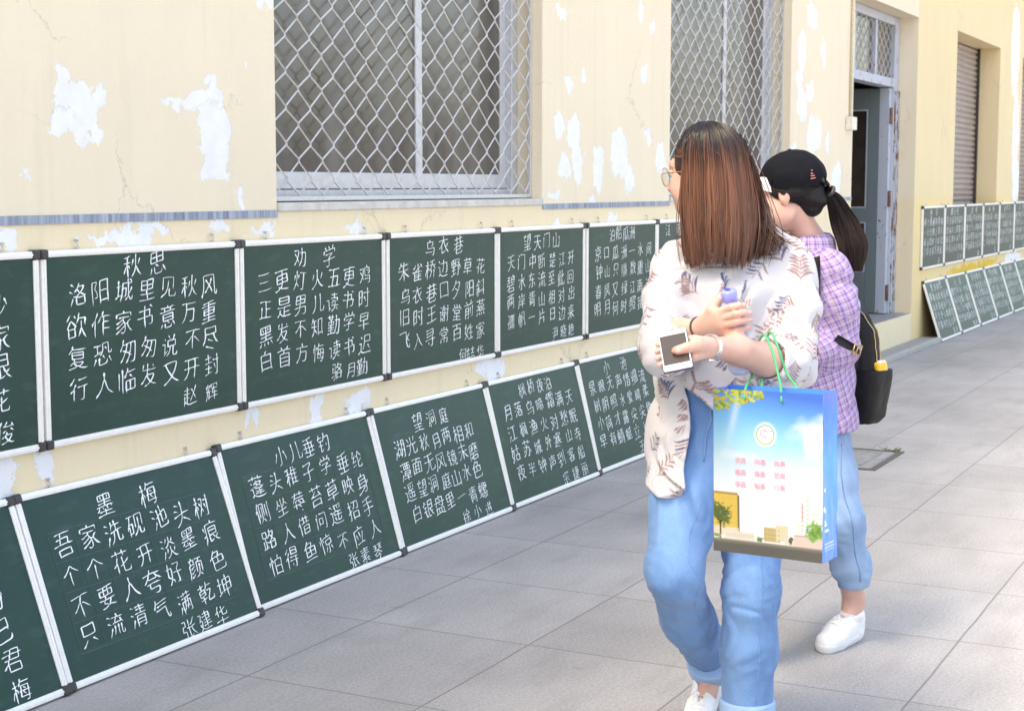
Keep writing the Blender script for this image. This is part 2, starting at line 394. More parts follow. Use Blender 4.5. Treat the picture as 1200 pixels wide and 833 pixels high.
def granite_mat():
    m, nt, bs = mat('flamed_granite_paving'); o = objco(nt); L = nt.links
    br = N(nt, 'ShaderNodeTexBrick'); br.offset = 0.; br.squash = 1.
    br.inputs['Scale'].default_value = 1.; br.inputs['Brick Width'].default_value = .687; br.inputs['Row Height'].default_value = .62
    br.inputs['Mortar Size'].default_value = .004; br.inputs['Mortar Smooth'].default_value = .35
    br.inputs['Color1'].default_value = (.33, .322, .312, 1); br.inputs['Color2'].default_value = (.375, .367, .357, 1); br.inputs['Mortar'].default_value = (.2, .2, .2, 1)
    wn = N(nt, 'ShaderNodeTexNoise', i_Scale=3.0, i_Detail=3); L.new(o, wn.inputs['Vector'])
    wv = N(nt, 'ShaderNodeVectorMath', operation='MULTIPLY_ADD'); L.new(wn.outputs['Color'], wv.inputs[0]); wv.inputs[1].default_value = (.012, .012, 0)
    L.new(mapped(nt, o, (1, 1, 1), (-(3.80 % .687) - .006, -(2.877 % .62) - .006, 0)), wv.inputs[2]); L.new(wv.outputs[0], br.inputs['Vector'])
    sp1 = noise(nt, o, 260, 3, .7); sp2 = noise(nt, o, 90, 4, .7); bl = noise(nt, o, 1.6, 5); bl2 = noise(nt, mapped(nt, o, (.5, 1.6, 1)), 4.5, 5)
    c = mixc(nt, .42, br.outputs['Color'], ramp(nt, sp1, [(.33, .3), (.5, .58), (.68, .9)]), 'OVERLAY')
    c = mixc(nt, .45, c, ramp(nt, sp2, [(.3, .3), (.7, .78)]), 'OVERLAY')
    c = mixc(nt, .5, c, ramp(nt, bl, [(.3, .36), (.7, .62)]), 'OVERLAY')
    c = mixc(nt, ramp(nt, bl2, [(.50, 0.), (.75, .42)]), c, (.25, .238, .225))
    st = noise(nt, mapped(nt, o, (1, 1, 1), (7, 3, 0)), 5.5, 3); c = mixc(nt, ramp(nt, st, [(.69, 0.), (.74, .30)]), c, (.17, .16, .15))
    fade = ramp(nt, noise(nt, o, 1.3, 3), [(.35, .15), (.62, .65)])
    mf = N(nt, 'ShaderNodeMath', operation='MULTIPLY'); L.new(br.outputs['Fac'], mf.inputs[0]); L.new(fade, mf.inputs[1])
    c = mixc(nt, mf.outputs[0], c, (.225, .218, .205))
    c = mixc(nt, 1., c, (1.0, .985, .985), 'MULTIPLY')
    L.new(c, bs.inputs['Base Color']); bs.inputs['Roughness'].default_value = .62; bs.inputs['Specular IOR Level'].default_value = .35
    hh = N(nt, 'ShaderNodeMath', operation='MULTIPLY_ADD', i_1=-2.5); L.new(br.outputs['Fac'], hh.inputs[0]); L.new(sp2, hh.inputs[2])
    bump(nt, bs, hh.outputs[0], .35, .003); return m
M['granite'] = granite_mat()
M['concrete'] = simple('worn_concrete', (.30, .295, .29), .8, 0, 22, .2, .3)
M['kerb'] = simple('pale_kerb_stone', (.40, .39, .37), .8, 0, 30, .18, .3)

# ------------------------------------------------------------------ ground
g = MB(); R_ = 120.
g.add([(-R_, -R_, 0), (R_, -R_, 0), (R_, R_, 0), (-R_, R_, 0)], [(0, 1, 2, 3)])
ground = g.build('pavement', M['granite']); ground.rotation_euler = (0, 0, WROT); tag(ground, kind='structure')

# ------------------------------------------------------------------ the school building
bld = empty('school_building', (0, 0, 0), (0, 0, WROT))
tag(bld, 'long cream plastered school building with peeling paint and meshed windows', 'building')
OPEN = [(4.79, 7.0, 1.40, 3.75), (8.69, 11.0, 1.40, 3.75), (12.66, 14.85, .30, 3.03), (16.56, 18.92, 1.25, 3.06), (20.40, 22.7, 1.25, 3.06), (24.4, 26.7, .30, 3.06)]
def wall_seg(name, ua, ub, m, zt=5.2, depth=.36):
    us = sorted({ua, ub} | {x for o in OPEN for x in o[:2] if ua < x < ub}); zs = sorted({0., zt} | {x for o in OPEN if o[0] < ub and o[1] > ua for x in o[2:]})
    hole = lambda u, z: any(o[0] < u < o[1] and o[2] < z < o[3] for o in OPEN)
    mb = MB(); v0, v1 = WALL, WALL + depth
    for i in range(len(us) - 1):
        for j in range(len(zs) - 1):
            a, b, c, d = us[i], us[i + 1], zs[j], zs[j + 1]
            if hole((a + b) / 2, (c + d) / 2): continue
            mb.add([(a, v0, c), (b, v0, c), (b, v0, d), (a, v0, d)], [(0, 1, 2, 3)])
            mb.add([(a, v1, c), (b, v1, c), (b, v1, d), (a, v1, d)], [(3, 2, 1, 0)])
    for (a, b, c, d) in OPEN:
        if not ua < (a + b) / 2 < ub: continue
        mb.add([(a, v0, c), (a, v0, d), (a, v1, d), (a, v1, c)], [(0, 1, 2, 3)]); mb.add([(b, v0, c), (b, v0, d), (b, v1, d), (b, v1, c)], [(3, 2, 1, 0)])
        mb.add([(a, v0, d), (b, v0, d), (b, v1, d), (a, v1, d)], [(0, 1, 2, 3)]); mb.add([(a, v0, c), (b, v0, c), (b, v1, c), (a, v1, c)], [(3, 2, 1, 0)])
    mb.add([(ua, v0, zt), (ub, v0, zt), (ub, v1, zt), (ua, v1, zt)], [(0, 1, 2, 3)])
    return mb.build(name, m, bld)
cream, dado = (.80, .70, .53), (.80, .68, .47)
for ua, ub, nm in ((-8., W_A, 'cream_limewash_wall'), (W_A, W_B, 'cream_limewash_pier'), (W_B, 14.851, 'cream_limewash_door_wall')):
    wall_seg('wall', ua, ub, wall_material(nm, cream, dado, patches(PEEL, ua, ub)))
wall_seg('wall', 14.851, 60., wall_material('far_limewash_wall', (.77, .635, .39), (.78, .62, .33), patches(PEEL, 14.85, 60), patches(YELLOW, 14.85, 60)))  # the wall past the doorway gets a yellower base colour
mb = MB(); mb.box((-8, WALL - .35, 5.21), (60, WALL + 9, 5.45)); mb.build('roof', M['concrete'], bld)
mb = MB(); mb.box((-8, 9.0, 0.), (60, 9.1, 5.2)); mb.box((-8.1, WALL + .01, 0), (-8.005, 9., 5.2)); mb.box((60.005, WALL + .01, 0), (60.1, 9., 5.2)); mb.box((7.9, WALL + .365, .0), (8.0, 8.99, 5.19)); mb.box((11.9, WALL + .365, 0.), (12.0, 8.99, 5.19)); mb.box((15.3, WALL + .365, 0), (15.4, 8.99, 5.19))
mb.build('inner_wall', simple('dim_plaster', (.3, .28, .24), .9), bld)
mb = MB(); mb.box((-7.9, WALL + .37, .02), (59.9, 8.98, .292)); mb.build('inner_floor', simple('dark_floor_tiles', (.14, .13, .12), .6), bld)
for (a, b) in ((-8, 4.79), (7.0, 8.69), (11.0, 12.66)):
    mb = MB(); mb.box((a + .003, WALL - .006, 1.375), (b - .003, WALL + .002, 1.402)); mb.build('painted_stripe', M['band'], bld)
# door step and apron
mb = MB(); mb.box((12.665, WALL + .004, .0), (14.845, WALL + .38, .302)); mb.build('door_step', M['concrete'], bld)
def glass_mat():
    m, nt, bs = mat('dusty_window_glass'); o = objco(nt)
    n = noise(nt, o, 2.2, 5); n2 = noise(nt, mapped(nt, o, (8, 8, 1.5)), 1.0, 4)
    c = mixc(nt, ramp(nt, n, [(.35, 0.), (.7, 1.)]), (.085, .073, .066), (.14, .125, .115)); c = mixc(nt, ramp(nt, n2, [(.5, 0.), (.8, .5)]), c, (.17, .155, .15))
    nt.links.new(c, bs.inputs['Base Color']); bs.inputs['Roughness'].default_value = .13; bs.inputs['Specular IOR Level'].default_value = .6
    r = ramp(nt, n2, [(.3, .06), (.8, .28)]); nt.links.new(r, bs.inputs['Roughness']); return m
M['glass'] = glass_mat()
def make_window(a, b, c, d):
    win = MB(); v = WALL + .135
    wz = lambda u0, u1, z0, z1, dv=0, th=.06: win.box((u0, v + dv, z0), (u1, v + dv + th, z1), .003)
    wz(a + .002, a + .06, c + .03, d - .002); wz(b - .062, b - .002, c + .03, d - .002); wz(a + .061, b - .063, d - .07, d - .002); wz(a + .061, b - .063, c + .03, c + .075)
    fr = win.build('window', M['window_alu'], bld)
    mid = (a + b) / 2 + .16
    sash = MB()
    for (s0, s1, dv) in ((a + .061, mid + .03, .004), (mid - .03, b - .063, .032)):
        vv = v + dv
        sash.box((s0, vv, c + .078), (s0 + .055, vv + .024, d - .072), .003); sash.box((s1 - .055, vv, c + .078), (s1, vv + .024, d - .072), .003)
        sash.box((s0 + .056, vv, c + .078), (s1 - .056, vv + .024, c + .145), .003); sash.box((s0 + .056, vv, d - .13), (s1 - .056, vv + .024, d - .072), .003)
    sash.build('sash', M['window_alu'], fr)
    for (s0, s1, dv) in ((a + .061, mid + .03, .004), (mid - .03, b - .063, .032)):
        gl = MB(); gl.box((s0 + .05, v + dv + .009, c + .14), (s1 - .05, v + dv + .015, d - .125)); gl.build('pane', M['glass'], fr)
    si = MB(); si.box((a + .003, WALL - .012, c - .004), (b - .003, v + .001, c + .028), .004); si.build('sill', simple('dusty_sill', (.58, .55, .50), .8, 0, 20, .15, .2), fr)
    gr = MB(); vg = WALL + .06; p = .080; hz = .0672
    k = int((b - a - .05) / p)
    off = a + .03
    for j in range(k + 1):
        u0 = off + j * p; pts = []; z = c + .05; i = 0
        if u0 > b - .02: break
        sgn = 1 if j % 2 == 0 else -1
        while z < d - .02:
            du = sgn * (1 if i % 2 == 0 else -1) * p / 2
            if a + .008 < u0 + du < b - .008:
                pts.append((u0 + du * .985, vg + (.003 if sgn > 0 else -.003), z - .006)); pts.append((u0 + du * .985, vg - (.003 if sgn > 0 else -.003), z + .006))
            else: pts.append((min(max(u0 + du, a + .01), b - .01), vg, z))
            z += hz; i += 1
        gr.tube(pts, .0042, 4, cap=False)
    for u0 in (a + .012, b - .012): gr.box((u0 - .008, vg - .006, c + .032), (u0 + .008, vg + .006, d - .004))
    gr.box((a + .021, vg - .006, c + .034), (b - .021, vg + .006, c + .05))
    gr.build('grille', M['grille'], fr)
for o in OPEN[:2]: make_window(*o)
# the doorway
blue = S(168, 182, 208)
def worn_paint(name, col, under, thr=.6):
    m, nt, bs = mat(name); o = objco(nt); n = noise(nt, mapped(nt, o, (1, 1, .5)), 22, 6, .65)
    n2 = noise(nt, o, 3, 3); ad = N(nt, 'ShaderNodeMath', operation='MULTIPLY_ADD', i_1=.35, i_2=-.17); nt.links.new(n2, ad.inputs[0])
    a2 = N(nt, 'ShaderNodeMath', operation='ADD'); nt.links.new(n, a2.inputs[0]); nt.links.new(ad.outputs[0], a2.inputs[1])
    k = ramp(nt, a2.outputs[0], [(thr, 0.), (thr + .02, 1.)]); c = mixc(nt, noise(nt, o, 8, 4), tuple(x * .88 for x in col), col); c = mixc(nt, k, c, under)
    nt.links.new(c, bs.inputs['Base Color']); bs.inputs['Roughness'].default_value = .55; bump(nt, bs, n, .2, .003); return m
M['jamb'] = worn_paint('chipped_pale_blue_paint', (.46, .50, .58), (.16, .085, .06), .635)
M['jamb_worn'] = worn_paint('badly_chipped_blue_paint', (.44, .47, .54), (.16, .09, .06), .53)
M['door'] = worn_paint('grey_green_door_paint', (.155, .195, .205), (.3, .3, .28), .72)
M['rust'] = worn_paint('rusty_iron', (.13, .06, .038), (.22, .12, .07), .5)
vD = WALL + .17
df = MB(); df.box((14.68, vD, .304), (14.845, vD + .10, 3.025), .004); df.box((12.665, vD, .304), (12.80, vD + .10, 3.025), .004)
df.box((12.802, vD, 2.39), (14.678, vD + .12, 2.47), .004); df.box((12.802, vD, 2.95), (14.678, vD + .10, 3.025), .004)
door = df.build('doorway', M['jamb'], bld)
mb = MB(); mb.box((14.70, vD - .012, .306), (14.76, vD - .001, 2.36)); mb.box((14.785, vD - .016, .306), (14.843, vD - .001, 2.36)); mb.build('architrave', M['jamb_worn'], door)
for u0 in (13.30, 14.02):
    mb = MB(); mb.box((u0, vD + .01, 2.472), (u0 + .06, vD + .08, 2.948), .003); mb.build('transom_bar', M['jamb'], door)
mb = MB(); mb.box((12.803, vD + .045, 2.473), (14.677, vD + .051, 2.947)); mb.build('transom_pane', M['glass'], door)
mb = MB()
for j in range(24):
    u0 = 12.83 + j * .079; pts = [(u0 + (.038 if (i + j) % 2 else -.038), vD + .026, 2.474 + i * .0592) for i in range(9)]
    if u0 < 14.66: mb.tube(pts, .0035, 4, cap=False)
mb.build('transom_grille', M['grille'], door)
uL = 14.60; v0, v1 = vD + .115, vD + 1.08
mb = MB()
z0, z1 = .31, 2.38; pans = [(.69, 1.155), (1.285, 2.19)]
mb.box((uL, v0, z0), (uL + .045, v0 + .10, z1), .003); mb.box((uL, v1 - .10, z0), (uL + .045, v1, z1), .003)
for (a, b) in ((z0, pans[0][0]), (pans[0][1], pans[1][0]), (pans[1][1], z1)): mb.box((uL, v0 + .101, a), (uL + .045, v1 - .101, b), .003)
leaf = mb.build('door_leaf', M['door'], door)
mb = MB()
for (a, b) in pans:
    for (c, d, e, f_) in ((v0 + .101, v0 + .113, a, b), (v1 - .113, v1 - .101, a, b), (v0 + .114, v1 - .114, a, a + .012), (v0 + .114, v1 - .114, b - .012, b)):
        mb.box((uL - .003, c, e), (uL + .008, d, f_))
mb.build('beading', M['jamb'], leaf)
for (a, b) in pans:
    mb = MB(); mb.box((uL + .012, v0 + .1015, a + .0005), (uL + .02, v1 - .1015, b - .0005)); mb.build('pane', simple('brown_door_glass', (.045, .034, .028), .15, 0, 6, .3), leaf)
# hinge stile between jamb and leaf
mb = MB(); mb.box((14.60, vD + .02, .31), (14.678, vD + .112, 2.385), .003); mb.build('hinge_stile', M['jamb'], door)
for zz in (.50, 1.37, 2.13):
    mb = MB(); mb.box((14.605, vD + .008, zz - .07), (14.665, vD + .019, zz + .07)); mb.tube([(14.635, vD + .006, zz - .075), (14.635, vD + .006, zz + .075)], .012, 8); mb.build('hinge', M['rust'], door)
# roller shutters
def shutter(a, b, c, d):
    vS = WALL + .27
    sh = MB(); n = int((d - c) / .062); prof = []
    for i in range(n):
        z = c + .004 + i * .062
        prof += [(z, .0), (z + .008, -.002), (z + .016, -.016), (z + .034, -.022), (z + .05, -.014), (z + .059, -.001)]
    prof = [q for q in prof if q[0] < d - .004]
    vs = []; 
    for (z, o) in prof: vs += [(a + .01, vS + o, z), (b - .01, vS + o, z)]
    sh.add(vs, [(2 * i, 2 * i + 1, 2 * i + 3, 2 * i + 2) for i in range(len(prof) - 1)])
    s_ = sh.build('roller_shutter', simple('brown_grey_shutter_slats', (.36, .30, .27), .5, .2, 12, .12), bld)
    for u0, u1 in ((a + .002, a + .03), (b - .05, b - .002)):
        ch = MB(); ch.box((u0, vS - .045, c + .003), (u1, vS - .024, d - .003)); ch.build('guide_rail', simple('dark_guide_channel', (.05, .045, .045), .5, .3), s_)
    si = MB(); si.box((a + .003, WALL + .003, c + .001), (b - .003, vS - .046, c + .035)); si.build('sill', M['concrete'], s_)
for o in OPEN[3:5]: shutter(*o)
mb = MB(); mb.box((24.41, WALL + .2, .301), (26.69, WALL + .24, 3.05)); mb.build('door', M['door'], bld)
# conduit and switch box
uc, _ = on_wall(996.5, 60); _, zc0 = on_wall(996, 153); _, zc1 = on_wall(996, 138)
mb = MB(); mb.tube([(uc, WALL - .014, zc1), (uc, WALL - .014, 5.15)], .011, 8)
cd = mb.build('conduit', simple('cream_conduit', (.70, .62, .46), .6), bld, True)
mb = MB(); mb.box((uc - .09, WALL - .055, zc0), (uc + .05, WALL - .001, zc1 + .002), .006); mb.build('switch_box', simple('ivory_plastic', (.74, .70, .60), .5), cd)
# apron at the door
mb = MB(); mb.box((11.6, 3.30, .0), (15.28, WALL - .002, .045)); ap = mb.build('door_apron', M['concrete']); ap.rotation_euler = (0, 0, WROT); tag(ap, kind='structure')
mb = MB(); mb.box((11.6, 3.245, .0), (15.28, 3.298, .05), .008); ke = mb.build('apron_kerb', M['kerb']); ke.rotation_euler = (0, 0, WROT); tag(ke, kind='structure')
# drain cover in the paving
dc = empty('drain_cover', tuple(Wp(8.15, 2.06, .0)), (0, 0, WROT)); tag(dc, 'square concrete drain cover set in the grey paving behind the women', 'drain cover')
mb = MB()
for q in (((0, 0), (.655, .035)), ((0, .585), (.655, .62)), ((0, .036), (.035, .584)), ((.62, .036), (.655, .584))): mb.box((q[0][0], q[0][1], -.03), (q[1][0], q[1][1], .005))
mb.build('frame', simple('rusty_iron_rim', (.12, .11, .10), .7, .2, 40, .3), dc)
mb = MB(); mb.box((.045, .046, -.03), (.61, .574, .004), .003); mb.box((.10, .10, .0045), (.555, .115, .009)); mb.box((.10, .505, .0045), (.555, .52, .009)); mb.box((.10, .118, .0045), (.115, .502, .009)); mb.box((.54, .118, .0045), (.555, .502, .009))
mb.build('lid', M['concrete'], dc)
mb = MB()
for i in range(7):
    mb.tube([(.63 + random.uniform(-.01, .02), .02 + random.uniform(0, .14), .004), (.64 + random.uniform(-.03, .03), .03 + random.uniform(-.02, .14), .02 + random.random() * .015)], [.004, .001], 4)
mb.build('moss_tuft', simple('moss', (.08, .13, .03), .9), dc)

# ------------------------------------------------------------------ chalkboards
def board_mat():
    m, nt, bs = mat('green_chalkboard_enamel'); o = objco(nt)
    n = noise(nt, o, 2.6, 5, .6); n2 = noise(nt, mapped(nt, o, (3, 1, 9)), 3.0, 5, .65)
    c = mixc(nt, ramp(nt, n, [(.3, 0.), (.72, 1.)]), (.0105, .046, .036), (.015, .057, .044))
    c = mixc(nt, ramp(nt, n2, [(.52, 0.), (.85, .22)]), c, (.16, .21, .20))
    nt.links.new(c, bs.inputs['Base Color']); bs.inputs['Roughness'].default_value = .42; bs.inputs['Specular IOR Level'].default_value = .28
    bump(nt, bs, noise(nt, o, 300, 2), .06, .001); return m
M['board'] = board_mat()
def chalk_mat():
    m, nt, bs = mat('white_chalk'); o = objco(nt); n = noise(nt, o, 170, 3, .7)
    c = mixc(nt, ramp(nt, n, [(.30, 0.), (.46, 1.)]), (.55, .64, .62), (.88, .90, .90))
    nt.links.new(c, bs.inputs['Base Color']); bs.inputs['Roughness'].default_value = .95; bs.inputs['Specular IOR Level'].default_value = .1; return m
M['chalk'] = chalk_mat()
M['faint'] = simple('faint_chalk_line', (.055, .10, .085), .8, 0, 60, .3)
M['faint_red'] = simple('faint_red_line', (.085, .085, .07), .8, 0, 60, .3)
GL = {}
RES = 84
def thin(A):
    """Zhang-Suen thinning of a stack of bitmaps (n, r, r)"""
    A = A.copy()
    while True:
        ch = False
        for step in (0, 1):
            p = np.pad(A, ((0, 0), (1, 1), (1, 1))); g = lambda dy, dx: p[:, 1 + dy:p.shape[1] - 1 + dy, 1 + dx:p.shape[2] - 1 + dx]
            n = [g(-1, 0), g(-1, 1), g(0, 1), g(1, 1), g(1, 0), g(1, -1), g(0, -1), g(-1, -1)]
            Bn = sum(x.astype(np.int8) for x in n); An = sum((~n[i] & n[(i + 1) % 8]).astype(np.int8) for i in range(8))
            if step == 0: m = ~(n[0] & n[2] & n[4]) & ~(n[2] & n[4] & n[6])
            else: m = ~(n[0] & n[2] & n[6]) & ~(n[0] & n[4] & n[6])
            d = A & (Bn >= 2) & (Bn <= 6) & (An == 1) & m
            if d.any(): A &= ~d; ch = True
        if not ch: return A
def trace(sk):
    """skeleton bitmap -> list of (polyline, free start, free end)"""
    px = set(map(tuple, np.argwhere(sk)))
    def nb(p):
        y, x = p; o = [(y + a, x + b) for a, b in ((-1, 0), (1, 0), (0, -1), (0, 1)) if (y + a, x + b) in px]
        for a, b in ((-1, -1), (-1, 1), (1, -1), (1, 1)):
            if (y + a, x + b) in px and (y + a, x) not in px and (y, x + b) not in px: o.append((y + a, x + b))
        return o
    adj = {p: nb(p) for p in px}; node = {p for p in px if len(adj[p]) != 2}; done = set(); out = []
    def walk(a, b):
        path = [a, b]; done.add((a, b)); done.add((b, a))
        while path[-1] not in node:
            nx = [q for q in adj[path[-1]] if (path[-1], q) not in done]
            if not nx: break
            done.add((path[-1], nx[0])); done.add((nx[0], path[-1])); path.append(nx[0])
        return path
    for a in sorted(node):
        for b in adj[a]:
            if (a, b) not in done: out.append(walk(a, b))
    for a in sorted(px):
        if a not in node:
            for b in adj[a]:
                if (a, b) not in done: out.append(walk(a, b))
    res = []
    for p in out:
        fs = len(adj[p[0]]) <= 1; fe = len(adj[p[-1]]) <= 1
        if len(p) < 5 and (fs != fe): continue                   # spur left by a square stroke end
        q = np.array([(x, -y) for y, x in p], float)
        for _ in range(3):
            if len(q) > 2: q[1:-1] = .25 * q[:-2] + .5 * q[1:-1] + .25 * q[2:]
        if len(q) > 6: q = np.concatenate([q[:1], q[2:-2:2], q[-1:]])
        if len(q) >= 2:
            if fs: q[0] += 2.6 * (q[0] - q[1]) / (np.linalg.norm(q[0] - q[1]) + 1e-9)
            if fe: q[-1] += 2.6 * (q[-1] - q[-2]) / (np.linalg.norm(q[-1] - q[-2]) + 1e-9)
        if (q[-1, 0] - q[0, 0]) - .6 * (q[-1, 1] - q[0, 1]) < 0: q = q[::-1]; fs, fe = fe, fs    # written left to right, top to bottom
        res.append((q / RES, fs, fe))
    return res
def load_glyphs(chars):
    obs = []
    for ch in sorted(set(chars)):
        c = bpy.data.curves.new('glyph', 'FONT'); c.body = ch; c.size = 1.; c.resolution_u = 3; c.align_x = 'LEFT'
        o = bpy.data.objects.new('glyph', c); COL.objects.link(o); obs.append((ch, o, c))
    bpy.context.view_layer.update(); dg = bpy.context.evaluated_depsgraph_get(); stack = []; names = []
    for ch, o, c in obs:
        ev = o.evaluated_get(dg); me = ev.to_mesh(); n = len(me.vertices)
        co = np.zeros(n * 3); me.vertices.foreach_get('co', co); co = co.reshape(-1, 3)[:, :2]
        me.calc_loop_triangles(); tr = np.zeros(len(me.loop_triangles) * 3, np.int32); me.loop_triangles.foreach_get('vertices', tr); tr = tr.reshape(-1, 3); ev.to_mesh_clear()
        if not n: continue
        co = co - (co.max(0) + co.min(0)) / 2
        r2 = RES + 12; img = np.zeros((r2, r2), bool); p = np.stack([(co[:, 0] * RES + r2 / 2), (r2 / 2 - co[:, 1] * RES)], 1)
        for t in tr:
            a, b, d = p[t]; x0, y0 = np.floor(np.minimum(np.minimum(a, b), d)).astype(int); x1, y1 = np.ceil(np.maximum(np.maximum(a, b), d)).astype(int)
            X, Y = np.meshgrid(np.arange(x0, x1 + 1) + .0, np.arange(y0, y1 + 1) + .0)
            e = lambda u, v: (v[0] - u[0]) * (Y - u[1]) - (v[1] - u[1]) * (X - u[0])
            e1, e2, e3 = e(a, b), e(b, d), e(d, a); m = ((e1 >= -1e-6) & (e2 >= -1e-6) & (e3 >= -1e-6)) | ((e1 <= 1e-6) & (e2 <= 1e-6) & (e3 <= 1e-6))
            img[y0:y1 + 1, x0:x1 + 1] |= m
        stack.append(img); names.append((ch, co, [tuple(t) for t in tr]))
    for ch, o, c in obs: bpy.data.objects.remove(o); bpy.data.curves.remove(c)
    sk = thin(np.array(stack)); half = (RES + 12) / 2 / RES
    for (ch, co, F), s_ in zip(names, sk): GL[ch] = (co, F, [(q + np.array((-half, half)), a, b) for q, a, b in trace(s_)])
class Writer:
    def __init__(s): s.v = []; s.f = []
    def char(s, ch, x, y, size, rot=0., slant=.0, rise=.13, wx=.92, rng=None):
        if ch not in GL: return
        co, F, strokes = GL[ch]; c_, s_ = math.cos(rot), math.sin(rot)
        def place(p):
            p = np.stack([p[:, 0] * wx + slant * p[:, 1], p[:, 1] + rise * p[:, 0]], 1)
            return np.stack([x + c_ * p[:, 0] - s_ * p[:, 1], y + s_ * p[:, 0] + c_ * p[:, 1]], 1)
        if rng is None:                        # printed type
            p = place(co * size); b = len(s.v); s.v += [(q[0], -.0012, q[1]) for q in p]; s.f += [tuple(i + b for i in f) for f in F]; return
        ph = rng.uniform(0, 9, 4); k = 5.2; a = .017
        for q, fs, fe in strokes:              # a hand never repeats a character exactly
            q = q + a * np.stack([np.sin(q[:, 1] * k + ph[0]) + .6 * np.sin(q[:, 0] * k * .8 + ph[1]), np.sin(q[:, 0] * k + ph[2]) + .6 * np.sin(q[:, 1] * k * .9 + ph[3])], 1) + rng.normal(size=2) * .008
            n = len(q); t = np.gradient(q, axis=0); t /= np.linalg.norm(t, axis=1, keepdims=True) + 1e-9; nn = np.stack([-t[:, 1], t[:, 0]], 1)
            f = np.linspace(0, 1, n); L = np.linalg.norm(np.diff(q, axis=0), axis=1).sum()
            w = (.0185 + .0115 * np.abs(t[:, 1])) * rng.uniform(.75, 1.25) * (1 + .18 * np.sin(f * 7 + ph[0]))
            d0 = f * L; d1 = (1 - f) * L
            if fs: w = w * np.clip(.75 + .5 * np.exp(-(d0 - .05) ** 2 / .003), .6, 1.3) * np.clip(.45 + d0 / .035, 0, 1)
            if fe: w = w * np.clip(.30 + d1 / .11, 0, 1)
            A = place((q + nn * w[:, None]) * size); B_ = place((q - nn * w[:, None]) * size); b = len(s.v); dy = -.0010 - rng.random() * .0007
            for i in range(n): s.v += [(A[i, 0], dy, A[i, 1]), (B_[i, 0], dy, B_[i, 1])]
            s.f += [(b + 2 * i, b + 2 * i + 1, b + 2 * i + 3, b + 2 * i + 2) for i in range(n - 1)]
    def row(s, text, xa, xb, y, size, rng, yb=None, **kw):
        n = len(text)
        for i, ch in enumerate(text):
            t = i / (n - 1) if n > 1 else .5
            yy = y if yb is None else y + (yb - y) * t
            s.char(ch, xa + (xb - xa) * t + rng.normal() * .004, yy + rng.normal() * .004, size * rng.uniform(.92, 1.08), rng.normal() * .035, rng=rng, **kw)
POEMS = {
 '泊秦淮': ('烟笼寒水月笼沙 夜泊秦淮近酒家 商女不知亡国恨 隔江犹唱后庭花', '俊'),
 '秋思': ('洛阳城里见秋风 欲作家书意万重 复恐匆匆说不尽 行人临发又开封', '赵辉'),
 '劝学': ('三更灯火五更鸡 正是男儿读书时 黑发不知勤学早 白首方悔读书迟', '骆月勤'),
 '乌衣巷': ('朱雀桥边野草花 乌衣巷口夕阳斜 旧时王谢堂前燕 飞入寻常百姓家', '何喆华'),
 '望天门山': ('天门中断楚江开 碧水东流至此回 两岸青山相对出 孤帆一片日边来', '尹晓艳'),
 '泊船瓜洲': ('京口瓜洲一水间 钟山只隔数重山 春风又绿江南岸 明月何时照我还', ''),
 '江南春': ('千里莺啼绿映红 水村山郭酒旗风 南朝四百八十寺 多少楼台烟雨中', ''),
 '别董大': ('千里黄云白日曛 北风吹雁雪纷纷 莫愁前路无知己 天下谁人不识君', '梅'),
 '墨梅': ('吾家洗砚池头树 个个花开淡墨痕 不要人夸好颜色 只流清气满乾坤', '张建华'),
 '小儿垂钓': ('蓬头稚子学垂纶 侧坐莓苔草映身 路人借问遥招手 怕得鱼惊不应人', '张素琴'),
 '望洞庭': ('湖光秋月两相和 潭面无风镜未磨 遥望洞庭山水色 白银盘里一青螺', '徐小进'),
 '枫桥夜泊': ('月落乌啼霜满天 江枫渔火对愁眠 姑苏城外寒山寺 夜半钟声到客船', '宗捷丽'),
 '小池': ('泉眼无声惜细流 树阴照水爱晴柔 小荷才露尖尖角 早有蜻蜓立上头', '王生'),
 '山居': ('', ''),
 '绝句': ('两个黄鹂鸣翠柳 一行白鹭上青天 窗含西岭千秋雪 门泊东吴万里船', '丽'),
 '赠汪伦': ('李白乘舟将欲行 忽闻岸上踏歌声 桃花潭水深千尺 不及汪伦送我情', '小华'),
 '山行': ('远上寒山石径斜 白云生处有人家 停车坐爱枫林晚 霜叶红于二月花', '勤'),
 '清明': ('清明时节雨纷纷 路上行人欲断魂 借问酒家何处有 牧童遥指杏花村', '梅'),
 '咏柳': ('碧玉妆成一树高 万条垂下绿丝绦 不知细叶谁裁出 二月春风似剪刀', '月'),
 '凉州词': ('黄河远上白云间 一片孤城万仞山 羌笛何须怨杨柳 春风不度玉门关', '琴'),
 '出塞': ('秦时明月汉时关 万里长征人未还 但使龙城飞将在 不教胡马度阴山', '王丽'),
 '题西林壁': ('横看成岭侧成峰 远近高低各不同 不识庐山真面目 只缘身在此山中', '素琴'),
 '元日': ('爆竹声中一岁除 春风送暖入屠苏 千门万户曈曈日 总把新桃换旧符', '晓艳'),
 '回乡偶书': ('少小离家老大回 乡音无改鬓毛衰 儿童相见不相识 笑问客从何处来', '建华'),
 '早发白帝城': ('朝辞白帝彩云间 千里江陵一日还 两岸猿声啼不住 轻舟已过万重山', '进'),
 '望庐山瀑布': ('日照香炉生紫烟 遥看瀑布挂前川 飞流直下三千尺 疑是银河落九天', '徐'),
}
BAGTXT = ['求真', '向善', '尚美', '教真', '循善', '范美', '学真', '勉善', '行美']
load_glyphs(''.join(k + v[0].replace(' ', '') + v[1] for k, v in POEMS.items()) + ''.join(BAGTXT))
BW, BH = .962, .602
_fr = {}
